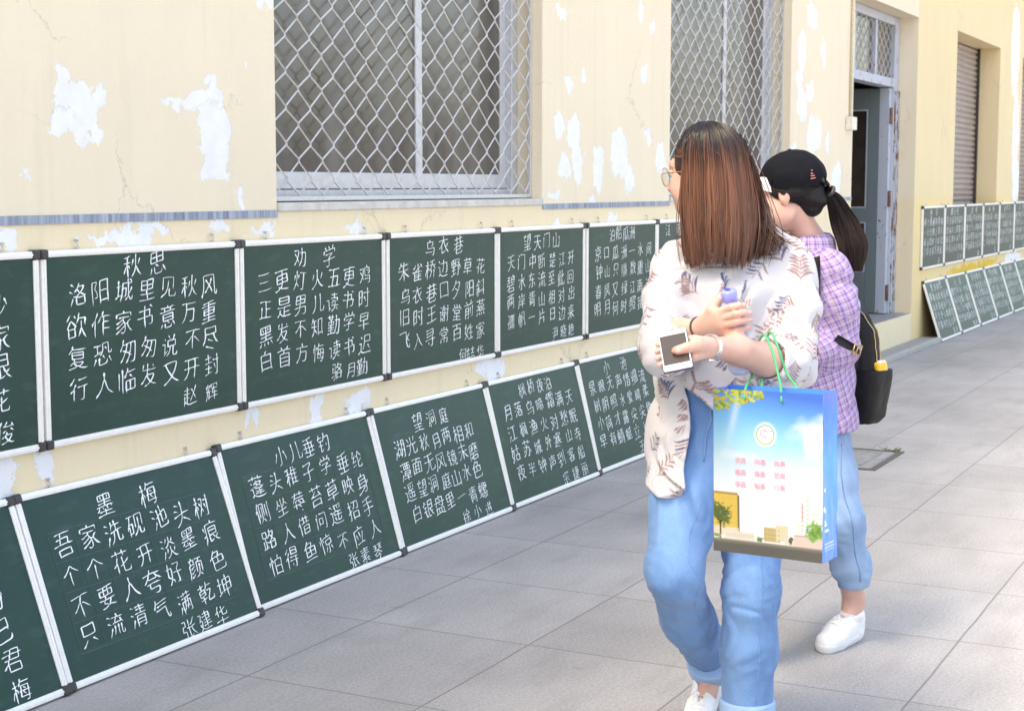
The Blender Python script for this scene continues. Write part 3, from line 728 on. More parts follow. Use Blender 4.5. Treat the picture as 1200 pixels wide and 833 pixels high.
def board(title, u, v, z, lean, row1, row4, tit, sig, x0, x1, tx, sx, csize, label, group, grid=None, bw=BW, bh=BH, tsize=1.0, wx=.92, rise=.13, zrot=0., name_='chalkboard', smear=False):
    t = empty(name_, tuple(Wp(u, v, z)), (-lean, zrot, WROT)); tag(t, label, 'chalkboard', group)
    rng = np.random.default_rng(abs(hash_(title)) % 100000)
    key = (round(bw, 3), round(bh, 3))
    if key not in _fr:
        d = {}; r = .021
        a = MB(); a.box((r - .004, 0., r - .004), (bw - r + .004, .010, bh - r + .004)); d['panel'] = a
        def rail(z0, z1):
            b = MB(); b.box((.016, -.006, z0), (bw - .016, .013, z1), .003); b.box((.018, -.0085, (z0 + z1) / 2 - .003), (bw - .018, -.0055, (z0 + z1) / 2 + .003)); return b
        d['top_rail'] = rail(bh - r, bh); d['bottom_rail'] = rail(0, r)
        def stile(xa, xb):
            b = MB(); b.box((xa, -.0055, .0175), (xb, .0128, bh - .0175), .003); b.box(((xa + xb) / 2 - .003, -.0082, .018), ((xa + xb) / 2 + .003, -.0052, bh - .018)); return b
        d['stile'] = (stile(0, r), stile(bw - r, bw)); caps = []
        for (cx_, cz_) in ((0, 0), (bw, 0), (0, bh), (bw, bh)):
            b = MB(); sx_ = 1 if cx_ == 0 else -1; sz_ = 1 if cz_ == 0 else -1
            xs = sorted((cx_ - sx_ * .004, cx_ + sx_ * .027)); zs = sorted((cz_ - sz_ * .004, cz_ + sz_ * .027))
            b.box((xs[0], -.011, zs[0]), (xs[1], .016, zs[1]), .006); caps.append(b)
        d['cap'] = caps; clips = []
        for cx_ in (.16, bw - .14):
            b = MB(); b.tube([(cx_, .004, bh - .004), (cx_, -.002, bh + .014), (cx_ + .002, .008, bh + .026)], .0022, 5); b.tube([(cx_ - .007, .004, bh + .027), (cx_ + .007, .004, bh + .027)], .0045, 6); b.box((cx_ - .006, -.004, bh + .001), (cx_ + .006, .006, bh + .007)); clips.append(b)
        d['clip'] = clips
        _fr[key] = {}
        pr = _fr[key]; pr['me'] = []
        def reg(n, b, m): 
            o = b.build(n, M[m], t); pr['me'].append((n, o.data))
        reg('panel', d['panel'], 'board'); reg('rail', d['top_rail'], 'alu'); reg('rail', d['bottom_rail'], 'alu')
        for b in d['stile']: reg('stile', b, 'alu')
        for b in caps: reg('corner_cap', b, 'black_plastic')
        for b in clips: reg('hanging_clip', b, 'steel')
    else:
        for n, me in _fr[key]['me']:
            o = bpy.data.objects.new(n, me); link(o, t)
    w_ = Writer(); lines = POEMS[title][0].split(' ')
    n = len(title); tx0, tx1 = tx
    w_.row(title, tx0, tx1, tit, csize * tsize, rng, wx=wx, rise=rise)
    for i, ln in enumerate(lines):
        y = row1 + (row4 - row1) * i / 3
        w_.row(ln, x0 + rng.normal() * .004, x1 + rng.normal() * .004, y, csize, rng, wx=wx, rise=rise)
    sg = POEMS[title][1]
    if sg: w_.row(sg, sx[0], sx[1], sig, csize * .86, rng, wx=wx, rise=rise)
    mesh_np('chalk_writing', w_.v, w_.f, M['chalk'], t, False)
    if grid:
        gx0, gx1, gy0, gy1, nx, ny, gm = grid; b = MB(); q = .0011
        for i in range(ny + 1):
            y = gy0 + (gy1 - gy0) * i / ny; b.add([(gx0, -.0006, y - q), (gx1, -.0006, y - q), (gx1, -.0006, y + q), (gx0, -.0006, y + q)], [(0, 1, 2, 3)])
        for i in range(nx + 1):
            x = gx0 + (gx1 - gx0) * i / nx; b.add([(x - q, -.0008, gy0), (x + q, -.0008, gy0), (x + q, -.0008, gy1), (x - q, -.0008, gy1)], [(0, 1, 2, 3)])
        b.build('ruled_grid', M[gm], t)
    return t
def hash_(s):
    h = 7
    for c in s: h = (h * 131 + ord(c)) % 1000003
    return h
GU = 'upper row of chalkboards hung along the wall'; GLO = 'lower row of chalkboards leaning on the wall'
UZ = .694; vU = WALL - .016
ub = [('泊秦淮', 2.580, .446, .172, .532, .077, .15, .802, (.36, .60), (.82, .82), 'green chalkboard cut off at the left picture edge, hung in the upper row'),
 ('秋思', 3.561, .459, .175, .547, .077, .150, .800, (.408, .538), (.692, .797), 'hung green chalkboard with the chalk poem 秋思 signed 赵辉'),
 ('劝学', 4.538, .443, .161, .531, .066, .150, .816, (.374, .564), (.617, .792), 'hung green chalkboard with the chalk poem 劝学 under the first meshed window'),
 ('乌衣巷', 5.522, .436, .142, .533, .042, .139, .810, (.357, .598), (.636, .805), 'hung green chalkboard with the chalk poem 乌衣巷 under the first meshed window'),
 ('望天门山', 6.498, .430, .155, .525, .063, .140, .806, (.305, .630), (.627, .813), 'hung green chalkboard with the chalk poem 望天门山, right of 乌衣巷'),
 ('泊船瓜洲', 7.490, .438, .141, .534, .05, .155, .850, (.336, .601), (.65, .80), 'hung green chalkboard with the chalk poem 泊船瓜洲, left of the long haired woman'),
 ('江南春', 8.462, .44, .15, .535, .06, .15, .82, (.17, .50), (.65, .80), 'hung green chalkboard mostly hidden behind the head of the long haired woman')]
for (ti, u, r1, r4, tt, sg, x0, x1, tx, sx, lab) in ub:
    board(ti, u, vU, UZ, 0., r1, r4, tt, sg, x0, x1, tx, sx, .084, lab, GU, wx=1.02 if ti in ('望天门山', '泊船瓜洲') else 1.10, bw=.970)
lb = [('别董大', 2.440, 3.230, .420, .140, .51, .050, .15, .805, (.33, .60), (.805, .805), None, .972, 'green chalkboard cut off at the left picture edge, leaning in the lower row'),
 ('墨梅', 3.418, 3.235, .4215, .1385, .510, .051, .145, .803, (.369, .574), (.573, .744), (.09, .84, .092, .468, 7, 4, 'faint'), .954, 'leaning green chalkboard with the chalk poem 墨梅 on a faint grid'),
 ('小儿垂钓', 4.378, 3.268, .425, .139, .513, .050, .171, .831, (.357, .623), (.639, .820), (.10, .89, .092, .470, 7, 4, 'faint'), .993, 'leaning green chalkboard with the chalk poem 小儿垂钓'),
 ('望洞庭', 5.378, 3.275, .410, .1385, .507, .0535, .165, .748, (.346, .565), (.557, .755), None, .984, 'leaning green chalkboard with the chalk poem 望洞庭, left of 枫桥夜泊'),
 ('枫桥夜泊', 6.368, 3.285, .4315, .148, .526, .056, .160, .830, (.355, .635), (.602, .830), (.10, .89, .102, .478, 7, 4, 'faint_red'), .993, 'leaning green chalkboard with the chalk poem 枫桥夜泊'),
 ('小池', 7.368, 3.295, .4375, .1515, .530, .056, .140, .808, (.349, .577), (.603, .715), None, .984, 'leaning green chalkboard with the chalk poem 小池, beside the patterned white shirt'),
 ('山行', 8.36, 3.300, .437, .153, .531, .060, .15, .80, (.375, .604), (.56, .672), None, .984, 'leaning green chalkboard mostly hidden behind the white patterned shirt')]
for (ti, u, vb, r1, r4, tt, sg, x0, x1, tx, sx, gr, bw_, lab) in lb:
    lean = math.asin((WALL - .014 - vb) / BH)
    board(ti, u, vb, .006, lean, r1, r4, tt, sg, x0, x1, tx, sx, .081, lab, GLO, grid=gr, wx=1.08, bw=bw_)
ORD = ['first', 'second', 'third', 'fourth', 'fifth', 'sixth', 'seventh']
for i, ti in enumerate(('绝句', '赠汪伦', '清明', '咏柳', '凉州词', '出塞')):
    board(ti, 15.145 + i * .985, vU, UZ, 0., .445, .16, .535, .06, .13, .84, (.36, .60) if len(ti) == 2 else (.32, .62), (.70, .82), .086,
          '%s hung green chalkboard counted from the doorway, beyond the women' % ORD[i], 'far upper chalkboards past the doorway', wx=1.12)
for i, ti in enumerate(('题西林壁', '元日', '回乡偶书', '早发白帝城', '望庐山瀑布', '山行')):
    board(ti, 15.24 + i * .985, 3.25, .006, math.asin((WALL - .014 - 3.25) / BH), .43, .15, .525, .055, .13, .84, (.36, .60) if len(ti) == 2 else (.28, .66), (.70, .82), .086,
          '%s leaning green chalkboard counted from the doorway, beyond the women' % ORD[i], 'far lower chalkboards past the doorway', wx=1.12)

# ------------------------------------------------------------------ people: shared pieces
SKIN = np.array((.64, .39, .32)); SKIN_PINK = np.array((.66, .31, .25)); LIP = np.array((.50, .13, .12))
M['skin'] = attr_mat('skin', .48, 260, .10, .4, sss=.25, namt=.06, nscale=40)
M['hair_brown'] = attr_mat('brown_hair', .36, 0, 0, .45)
M['hair_black'] = attr_mat('black_hair', .52, 0, 0, .25)
M['white_rubber'] = simple('white_rubber_sole', (.74, .74, .76), .6, 0, 40, .06)
M['white_leather'] = simple('white_shoe_leather', (.80, .80, .81), .5, 0, 90, .05, .15)
M['lace'] = simple('white_lace', (.82, .82, .82), .8)
def unit(v): v = np.array(v, float); return v / np.linalg.norm(v)
def frame(fw, up=(0, 0, 1)):
    f = unit(fw); r = unit(np.cross(f, up)); u = np.cross(r, f); return np.stack([r, f, u], 1)      # columns right, forward, up
def fold_fn(seed, amp, sx=13., sz=5., warp=.16):
    def f(x, y, z):
        a = vnoise(x * 7 + seed, y * 7 + 3.3, z * 5 + seed * 2); b = vnoise(x * 6 + 9 + seed, y * 6, z * 6 + 4)
        n1 = vnoise((x + warp * a) * sx + seed * 3, (y + warp * b) * sx, (z + warp * b) * sz)
        n2 = vnoise((x + .05 * b) * sx * 2.3 + 5, (y + .05 * a) * sx * 2.3 + seed, (z + .08 * a) * sz * 2.6)
        return amp * (1 - 2.2 * np.sqrt(n1 * n1 + .004)) + amp * .35 * n2
    return f
def head(s, C, Rm, k=.014):
    T = lambda p: C + Rm @ np.array(p)
    E = lambda c, r, k_=k, mode='u': s.ell(T(c), r, Rm, k_, mode)
    E((0, -.012, .035), (.074, .093, .082)); E((0, .030, -.028), (.060, .062, .086), .02); E((0, .050, -.080), (.036, .036, .028), .03)
    for q in (-1, 1):
        E((q * .036, .056, -.030), (.028, .028, .030), .02); E((q * .052, .012, -.060), (.020, .04, .035), .03)
    E((0, .072, .032), (.048, .020, .014), .02)
    s.cone(T((0, .086, .012)), T((0, .104, -.026)), .006, .0105, .012); E((0, .105, -.029), (.010, .010, .008), .006)
    for q in (-1, 1): E((q * .011, .095, -.032), (.008, .010, .007), .006)
    for q in (-1, 1): E((q * .030, .098, .010), (.015, .014, .010), .012, 's')
    s.cone(T((-.018, .082, -.058)), T((0, .093, -.056)), .005, .0065, .006); s.cone(T((.018, .082, -.058)), T((0, .093, -.056)), .005, .0065, .006)
    s.cone(T((-.014, .082, -.067)), T((0, .091, -.068)), .005, .0075, .006); s.cone(T((.014, .082, -.067)), T((0, .091, -.068)), .005, .0075, .006)
    s.cone(T((-.02, .092, -.0625)), T((.02, .092, -.0625)), .0012, .0012, .003, 's')
    for q in (-1, 1):
        s.ell(T((q * .074, -.006, -.004)), (.010, .019, .031), Rm, .006); s.ell(T((q * .084, -.004, .002)), (.007, .010, .017), Rm, .004, 's')
        # lids
        s.cone(T((q * .018, .0855, .012)), T((q * .030, .0875, .0165)), .0035, .004, .004); s.cone(T((q * .030, .0875, .0165)), T((q * .043, .079, .012)), .004, .0035, .004)
def head_colors(V, C, Rm, col):
    q = (V - C) @ Rm
    near = (np.abs(q[:, 0]) < .1) & (np.abs(q[:, 1]) < .13) & (np.abs(q[:, 2]) < .13)
    g = lambda c, r: np.exp(-(((q - np.array(c)) / np.array(r)) ** 2).sum(1) * 1.5) * near
    lip = np.maximum.reduce([g((x, .090, -.0625), (.011, .012, .009)) for x in (-.012, 0, .012)]).clip(0, 1)[:, None]; col = col * (1 - lip) + LIP * lip
    ck = np.maximum.reduce([g((x, .07, -.03), (.028, .04, .024)) for x in (-.04, .04)] + [g((x, -.002, -.004), (.02, .03, .036)) for x in (-.08, .08)])[:, None] * .55; col = col * (1 - ck) + SKIN_PINK * ck
    br = np.maximum.reduce([g((s_ * x, .09, z), (.008, .03, .0035)) for s_ in (-1, 1) for x, z in ((.018, .034), (.026, .037), (.034, .038), (.042, .036))]).clip(0, 1)[:, None] * .9; col = col * (1 - br) + np.array((.05, .03, .025)) * br
    return col
def eyes(parent, C, Rm):
    m1 = simple('eye_white', (.75, .73, .71), .2); m2 = simple('dark_iris', (.03, .018, .012), .15)
    for q in (-1, 1):
        b = MB(); b.lathe([(-.0115, .001), (-.008, .008), (0, .0117), (.008, .0085), (.0105, .0055)], C + Rm @ np.array((q * .030, .0765, .009)), Rm[:, 1], 16)
        e = b.build('eye', m1, parent, True)
        b = MB(); b.lathe([(.0098, .0058), (.0112, .004), (.0118, .0008)], C + Rm @ np.array((q * .030, .0765, .009)), Rm[:, 1], 16); b.build('iris', m2, e, True)
def torus(c, axis, R, r, n=28, m=8, sq=1.0):
    c = np.array(c, float); B = frame(axis if abs(unit(axis)[2]) < .95 else (axis[0] + .3, axis[1], axis[2]))
    mb = MB(); mb.tube([c + R * (math.cos(a) * B[:, 0] + sq * math.sin(a) * B[:, 2]) for a in np.linspace(0, 2 * math.pi, n, endpoint=False)], r, m, True); return mb
def sneaker(parent, ankle_floor, fwd, up, L=.238):
    """shoe whose heel-to-toe runs along fwd; ankle_floor is the floor point under the ankle"""
    sc = L / .24; s = SDF((-.06, -.14, -.01), (.06, .15, .13), .0026)
    s.cone((0, -.085, .026), (0, .035, .026), .033, .041, .0); s.cone((.0, .035, .026), (-.004, .085, .024), .041, .036, .01)
    flat = lambda X, Y, Z: np.abs(Z - .014) - .014 + 0 * X + 0 * Y
    s.D = np.maximum(s.D, flat(s.ax[0][:, None, None], s.ax[1][None, :, None], s.ax[2][None, None, :])).astype(np.float32)
    Vs, Fs = s.mesh(2)
    s = SDF((-.06, -.14, -.01), (.06, .15, .14), .0026)
    s.cone((0, -.083, .040), (0, -.074, .088), .0335, .034, .015); s.cone((0, -.074, .075), (0, .02, .050), .036, .036, .025); s.cone((0, .02, .046), (-.004, .080, .030), .037, .031, .025)
    s.cone((0, .04, .03), (-.004, .085, .028), .037, .031, .02); s.cone((0, -.082, .03), (0, .03, .03), .032, .036, .015)
    s.cone((0, -.066, .094), (0, -.060, .16), .029, .034, .006, 's'); s.cone((0, -.04, .098), (0, .015, .082), .016, .008, .008, 's')
    s.disp(lambda x, y, z: .0013 * vnoise(x * 60, y * 60, z * 60) - .0014 * np.exp(-((y - .052 + .25 * np.abs(x)) / .004) ** 2) - .0014 * np.exp(-((y + .02 - .5 * (z - .03)) / .004) ** 2))
    s.D = np.maximum(s.D, (.022 - s.ax[2])[None, None, :]).astype(np.float32)
    Vu, Fu = s.mesh(1)
    B = frame(fwd, up); base = np.array(ankle_floor, float) + B[:, 1] * .06 * sc
    X = lambda V: base + (V * sc) @ B.T
    sh = mesh_np('sneaker', X(Vu), Fu, M['white_leather'], parent); mesh_np('sole', X(Vs), Fs, M['white_rubber'], sh)
    mb = MB(); tree = BVHTree.FromPolygons([Vector(v) for v in Vu], [tuple(f) for f in Fu])
    def on(x, y):
        h = tree.ray_cast(Vector((x, y, .2)), Vector((0, 0, -1)))
        return np.array(h[0]) + np.array((0, 0, .0022)) if h[0] else np.array((x, y, .06))
    for i in range(5):
        y = -.012 + i * .0145; mb.tube([X(on(x, y + .0022 * (1 if i % 2 else -1) * x / .018)) for x in np.linspace(-.019, .019, 7)], .0024 * sc, 5)
    t0 = on(0, -.018)
    for q in (-1, 1):
        mb.tube([X(t0 + np.array(p)) for p in ((0, 0, .003), (q * .018, .004, .012), (q * .030, .010, .004), (q * .020, .012, -.003), (q * .004, .003, .004))], .0021 * sc, 5)
        mb.tube([X(t0 + np.array(p)) for p in ((0, 0, .003), (q * .012, .016, .006), (q * .026, .034, -.012))], .0019 * sc, 5)
    mb.build('laces', M['lace'], sh, True)
    mb = MB(); mb.add([X(np.array(p)) for p in ((-.030, -.088, .078), (-.0315, -.070, .080), (-.0322, -.070, .083), (-.031, -.088, .081))], [(0, 1, 2, 3)])
    return sh
def denim(name, base, light, dark):
    m, nt, bs = mat(name); o = objco(nt); L = nt.links
    n = noise(nt, o, 4.5, 5, .6); f = noise(nt, mapped(nt, o, (900, 900, 140)), 1.0, 2); f2 = noise(nt, mapped(nt, o, (60, 60, 14)), 1., 4)
    a = N(nt, 'ShaderNodeAttribute', attribute_name='Col')
    c = mixc(nt, ramp(nt, n, [(.3, 0.), (.7, 1.)]), base, light); c = mixc(nt, ramp(nt, f2, [(.45, 0.), (.8, .4)]), c, light); c = mixc(nt, ramp(nt, f, [(.35, .32), (.65, 0.)]), c, dark)
    c = mixc(nt, 1., c, a.outputs['Color'], 'MULTIPLY')
    L.new(c, bs.inputs['Base Color']); bs.inputs['Roughness'].default_value = .9; bs.inputs['Specular IOR Level'].default_value = .15; bs.inputs['Sheen Weight'].default_value = .15
    bump(nt, bs, f, .12, .001); return m
M['denim'] = denim('mid_blue_denim', (.13, .275, .53), (.205, .37, .63), (.05, .13, .33))
M['denim_cuff'] = denim('denim_reverse', (.25, .42, .66), (.36, .53, .74), (.15, .29, .55))
M['denim_pale'] = denim('pale_blue_denim', (.235, .375, .585), (.36, .50, .69), (.14, .25, .46))
def surf_line(V, F, pts, off=.0015):
    tree = BVHTree.FromPolygons([Vector(v) for v in V], [tuple(f) for f in F]); out = []
    for p in pts:
        h = tree.find_nearest(Vector(p)); 
        if h[0]: out.append(np.array(h[0]) + np.array(h[1]) * off)
    return out
def interp(pts, n):
    pts = np.array(pts, float); d = np.r_[0, np.cumsum(np.linalg.norm(np.diff(pts, axis=0), axis=1))]; t = np.linspace(0, d[-1], n)
    return np.stack([np.interp(t, d, pts[:, i]) for i in range(pts.shape[1])], 1)
def smooth_path(pts, n):
    p = interp(pts, n)
    for _ in range(max(2, n // 6)): p[1:-1] = .25 * p[:-2] + .5 * p[1:-1] + .25 * p[2:]
    return p
def leg_tone(V, lines, seed=0.):            # lighter along the fronts of thigh, knee and shin, mottled at random
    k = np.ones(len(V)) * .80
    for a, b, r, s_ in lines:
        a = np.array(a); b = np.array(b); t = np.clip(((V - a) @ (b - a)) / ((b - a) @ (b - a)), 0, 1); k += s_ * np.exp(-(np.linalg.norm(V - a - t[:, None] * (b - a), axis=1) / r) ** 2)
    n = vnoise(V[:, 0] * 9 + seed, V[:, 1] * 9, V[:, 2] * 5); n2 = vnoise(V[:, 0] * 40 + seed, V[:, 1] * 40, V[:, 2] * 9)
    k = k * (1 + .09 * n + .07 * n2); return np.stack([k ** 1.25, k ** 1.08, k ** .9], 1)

# ------------------------------------------------------------------ the long haired woman in the patterned shirt
Q = lambda px, py, d=0.: P(px, py, 4.12 + d)
HC1 = Q(827, 204, 0); HR1 = frame((-.80, .58, -.10))
s = SDF((-.02 + Q(735, 300)[0], 3.45, -.02), (Q(965, 300)[0], 4.75, 1.68), .0033)
head(s, HC1, HR1)
s.cone(HC1 + HR1 @ np.array((0, -.018, -.05)), Q(852, 285, .03), .050, .052, .03); s.cone(Q(852, 284, .03), Q(856, 300, .04), .054, .075, .04)
# trunk
s.zloft([(Q(0, 535)[2], Q(850, 0)[0], 4.16, .145, .10), (Q(0, 470)[2], Q(855, 0)[0], 4.15, .125, .09), (Q(0, 400)[2], Q(858, 0)[0], 4.14, .135, .10), (Q(0, 330)[2], Q(858, 0)[0], 4.14, .155, .10), (Q(0, 292)[2], Q(858, 0)[0], 4.16, .11, .07)], .03)
# arm with the bottle (her right)
SH_R, EL_R, WR_R = Q(799, 312, .04), Q(779, 398, -.09), Q(818, 385, -.235)
s.chain([Q(850, 300, .04), SH_R, Q(784, 350, -.03), EL_R], [.05, .046, .038, .035], .03); s.chain([EL_R, Q(797, 391, -.165), WR_R], [.040, .038, .0255], .015)
D0 = -.38
fing = {'index': [(842, 366, -0.310), (857, 360, -0.340), (866, 358, -0.340), (872.5, 357.5, -0.325)], 'middle': [(845, 373, -0.315), (862, 368, -0.348), (872, 366.5, -0.343), (879, 366.5, -0.320)],
        'ring': [(847, 381, -0.315), (864, 377, -0.345), (873, 375, -0.338), (879.5, 374.5, -0.315)], 'little': [(849, 389, -0.305), (864, 386.5, -0.330), (872, 384.5, -0.325), (878, 383.5, -0.305)]}
for nme, ch in fing.items():
    pts = [Q(*c) for c in ch]; r = .0088 if nme != 'little' else .0077
    s.cone(WR_R + .25 * (pts[0] - WR_R), pts[0], .018, .0125, .014, flat=(0, 1, 0), fs=.8)
    s.chain(pts, [r * 1.1, r, r * .92, r * .78], .0025)
pts = [Q(824, 378, -.26), Q(834, 364, -.29), Q(840, 354, -.285), Q(844.5, 346, -.27)]; s.chain(pts, [.017, .0125, .0105, .0088], .008)
# arm with the phone (her left)
SH_L, EL_L, WR_L = Q(920, 312, .04), Q(923, 434, -.185), Q(836, 407, -.40)
s.chain([Q(860, 300, .04), SH_L, Q(929, 365, -.03), EL_L], [.05, .045, .038, .040], .03); s.chain([EL_L, Q(895, 421, -.262), Q(864, 410.5, -.335), WR_L], [.039, .0400, .0345, .0250], .02)
PD = lambda y: -.475 - (y - 410) * .00245         # depth of the phone's plane at a photo row
ph = {'index': [(814, 398), (797, 397), (783, 400), (771.5, 404)], 'middle': [(813, 405), (796, 405), (782, 408), (770, 412)], 'ring': [(812, 412), (795, 413), (782, 416), (770.5, 420)], 'little': [(812, 418), (797, 420.5), (784, 424), (772.5, 428)]}
for nme, ch in ph.items():
    r = .0090 if nme != 'little' else .0080
    pts = [Q(x, y, PD(y) + (.026, .029, .029, .024)[i]) for i, (x, y) in enumerate(ch)]
    s.cone(WR_L + .2 * (pts[0] - WR_L), pts[0], .018, .0125, .014); s.chain(pts, [r * 1.15, r, r * .92, r * .8], .0025)
pts = [Q(829, 405, -.427), Q(817, 404.5, -.475), Q(804, 408, -.496), Q(795, 410.3, -.497), Q(790.5, 411, -.493)]; s.chain(pts, [.0185, .0155, .0115, .0098, .0078], .008)
# legs
HIP_R, KN_R, AN_R = Q(817, 512, .05), Q(790, 668, -.12), Q(834, 782, .25)
HIP_L, KN_L, AN_L = Q(884, 512, .05), Q(881, 690, -.05), Q(876, 840, -.02)
s.chain([HIP_R, KN_R, AN_R], [.078, .055, .036], .03); s.chain([HIP_L, KN_L, AN_L], [.078, .055, .036], .03)
s.cone(AN_R, AN_R + np.array((-.02, -.05, -.06)), .034, .03, .02); s.cone(AN_L, np.array((AN_L[0], AN_L[1] - .07, .045)), .034, .030, .02)
V, F = s.mesh(1); col = head_colors(V, HC1, HR1, np.tile(SKIN, (len(V), 1)))
tips = np.concatenate([[Q(*c[-1]) for c in fing.values()], [Q(c[-1][0], c[-1][1], PD(c[-1][1])) for c in ph.values()], [Q(790.5, 411, -.493), Q(844.5, 346, -.27)]])
dt = np.min(np.linalg.norm(V[:, None, :] - tips[None], axis=2), axis=1); k = (np.exp(-(dt / .016) ** 2) * .6)[:, None]; col = col * (1 - k) + np.array((.68, .28, .24)) * k
nails = [Q(*c[-1]) + .18 * (Q(*c[-2]) - Q(*c[-1])) + np.array((0, -.0085, .001)) for c in fing.values()] + [Q(794, 410.3, -.508), Q(843.5, 348, -.283)]
dn = np.min(np.linalg.norm((V[:, None, :] - np.array(nails)[None]) * np.array((1.0, .8, 1.35)), axis=2), axis=1); k = np.clip((.0072 - dn) / .0018, 0, 1)[:, None] * .75; col = col * (1 - k) + np.array((.78, .50, .46)) * k
jn = np.array([Q(*c[i]) + np.array((0, -.008, 0)) for c in fing.values() for i in (0, 1, 2)] + [Q(804, 408, -.507), Q(817, 404.5, -.487)])
dj = np.min(np.linalg.norm(V[:, None, :] - jn[None], axis=2), axis=1); k = (np.exp(-(dj / .008) ** 2) * .35)[:, None]; col = col * (1 - k) + np.array((.60, .27, .21)) * k
mo = (vnoise(V[:, 0] * 60, V[:, 1] * 60, V[:, 2] * 60) * .035 + vnoise(V[:, 0] * 18, V[:, 1] * 18, V[:, 2] * 18) * .05)[:, None]; col = np.clip(col * (1 + mo * np.array((.5, 1., 1.1))), 0, 1)
W1 = mesh_np('person', V, F, M['skin'], None, True, col)
tag(W1, 'woman with long brown hair in a white leaf patterned shirt holding a phone', 'person')
eyes(W1, HC1, HR1)

# --- jeans
s = SDF((Q(735, 300)[0], 3.6, .0), (Q(965, 300)[0], 4.75, 1.05), .0036)
s.zloft([(Q(0, 560)[2], Q(851, 0)[0], 4.16, .168, .125), (Q(0, 510)[2], Q(851, 0)[0], 4.16, .17, .128), (Q(0, 452)[2], Q(852, 0)[0], 4.15, .140, .108)], .03, p=2.3)
s.chain([HIP_R, Q(803, 590, -.04), KN_R, Q(806, 725, .08), AN_R + np.array((-.002, 0, .03))], [.098, .093, .077, .070, .060], .035)
s.chain([HIP_L, Q(882, 600, .0), KN_L, Q(878, 760, -.04), Q(875, 836, -.03)], [.098, .088, .074, .072, .068], .035)
ff = fold_fn(2.2, .0050, 11., 5., .3)
fg = fold_fn(9.1, .0022, 9., 13., .4)
def jf(x, y, z):
    kn = np.exp(-((z - KN_R[2]) / .10) ** 2); kn2 = np.exp(-((z - KN_L[2] + .1) / .2) ** 2); return ff(x, y, z) * (.8 + .4 * kn) + fg(x, y, z) * (.4 + .5 * kn + kn2 * .5)
s.disp(jf)
# leg ends are cut square
def cut(s, c, n):
    n = unit(n); c = np.array(c)
    def fn(X, Y, Z): return -((X - c[0]) * n[0] + (Y - c[1]) * n[1] + (Z - c[2]) * n[2])
    s.op(lambda X, Y, Z: np.maximum(fn(X, Y, Z), np.sqrt((X - c[0]) ** 2 + (Y - c[1]) ** 2 + (Z - c[2]) ** 2) - .16), c - .16, c + .16, .0, 's')
dR = unit(AN_R - KN_R); cut(s, AN_R - dR * .012, dR); cut(s, Q(875, 834, -.03), (0, 0, -1))
V, F = s.mesh(2); JE1 = mesh_np('jeans', V, F, M['denim'], W1, True, leg_tone(V, [(Q(795, 560, -.12), Q(784, 665, -.23), .085, .42), (Q(880, 600, -.10), Q(876, 700, -.14), .07, .40), (Q(876, 740, -.12), Q(874, 820, -.11), .05, .15), (Q(800, 710, .0), Q(825, 760, .1), .05, .15)]))
Js = s
seam_m = simple('blue_seam_thread', (.155, .30, .54), .9)  # blue stitching close to the denim's own colour
def seam(name, pts, parent, V, F, r=.0013): 
    mb = MB(); sl_ = surf_line(V, F, interp(pts, 40), .0004); q_ = np.array(sl_)
    for _ in range(4): q_[1:-1] = .25 * q_[:-2] + .5 * q_[1:-1] + .25 * q_[2:]
    mb.tube(surf_line(V, F, q_, .0004), r, 5); return mb.build(name, seam_m, parent, True)
seam('side_seam', [Q(822, 590, -.14), Q(809, 650, -.22), Q(810, 705, -.1), Q(828, 755, .1)], JE1, V, F)
seam('side_seam', [Q(898, 640, -.13), Q(896, 720, -.15), Q(893, 800, -.13), Q(890, 830, -.13)], JE1, V, F)
mb = MB(); mb.tube(surf_line(V, F, interp([Q(833, 475, -.1), Q(831, 500, -.12), Q(826, 540, -.12)], 14), .001), .005, 6, flat=.5); mb.build('fly_seam', M['denim'], JE1, True).data.color_attributes.new('Col', 'FLOAT_COLOR', 'POINT').data.foreach_set('color', np.ones(4 * len(mb.v), np.float32))
def cuff(parent, a, b, ra, rb, m, h=.003, name='jeans_cuff'):
    a = np.array(a); b = np.array(b); R = max(ra, rb) + .03
    s = SDF(np.minimum(a, b) - R, np.maximum(a, b) + R, h); d = unit(b - a)
    s.cone(a, b, ra, rb, 0.); s.disp(fold_fn(4.4, .004, 18, 9, .1))
    X, Y, Z = s.ax[0][:, None, None], s.ax[1][None, :, None], s.ax[2][None, None, :]
    pa = (X - a[0]) * d[0] + (Y - a[1]) * d[1] + (Z - a[2]) * d[2]; L = np.linalg.norm(b - a)
    s.D = -smin(-s.D, -np.maximum(-pa, pa - L).astype(np.float32), .006)
    s.cone(b - d * .012, b + d * .03, rb - .012, rb - .010, .004, 's')
    V, F = s.mesh(2); return mesh_np(name, V, F, m, parent, True, np.ones((len(V), 3)))
cuff(JE1, AN_R - dR * .055, AN_R - dR * .002, .0665, .066, M['denim_cuff'])
cuff(JE1, Q(875.5, 818, -.03), Q(875, 842, -.03), .0755, .0745, M['denim_cuff'])
sneaker(W1, AN_R + np.array((-.012, .0, -.115)) * 1.0, (-.34, -.84, -.38), (-.1, -.38, .93))
sneaker(W1, np.array((AN_L[0], AN_L[1] + .0, .0)), (-.10, -.99, 0), (0, 0, 1))

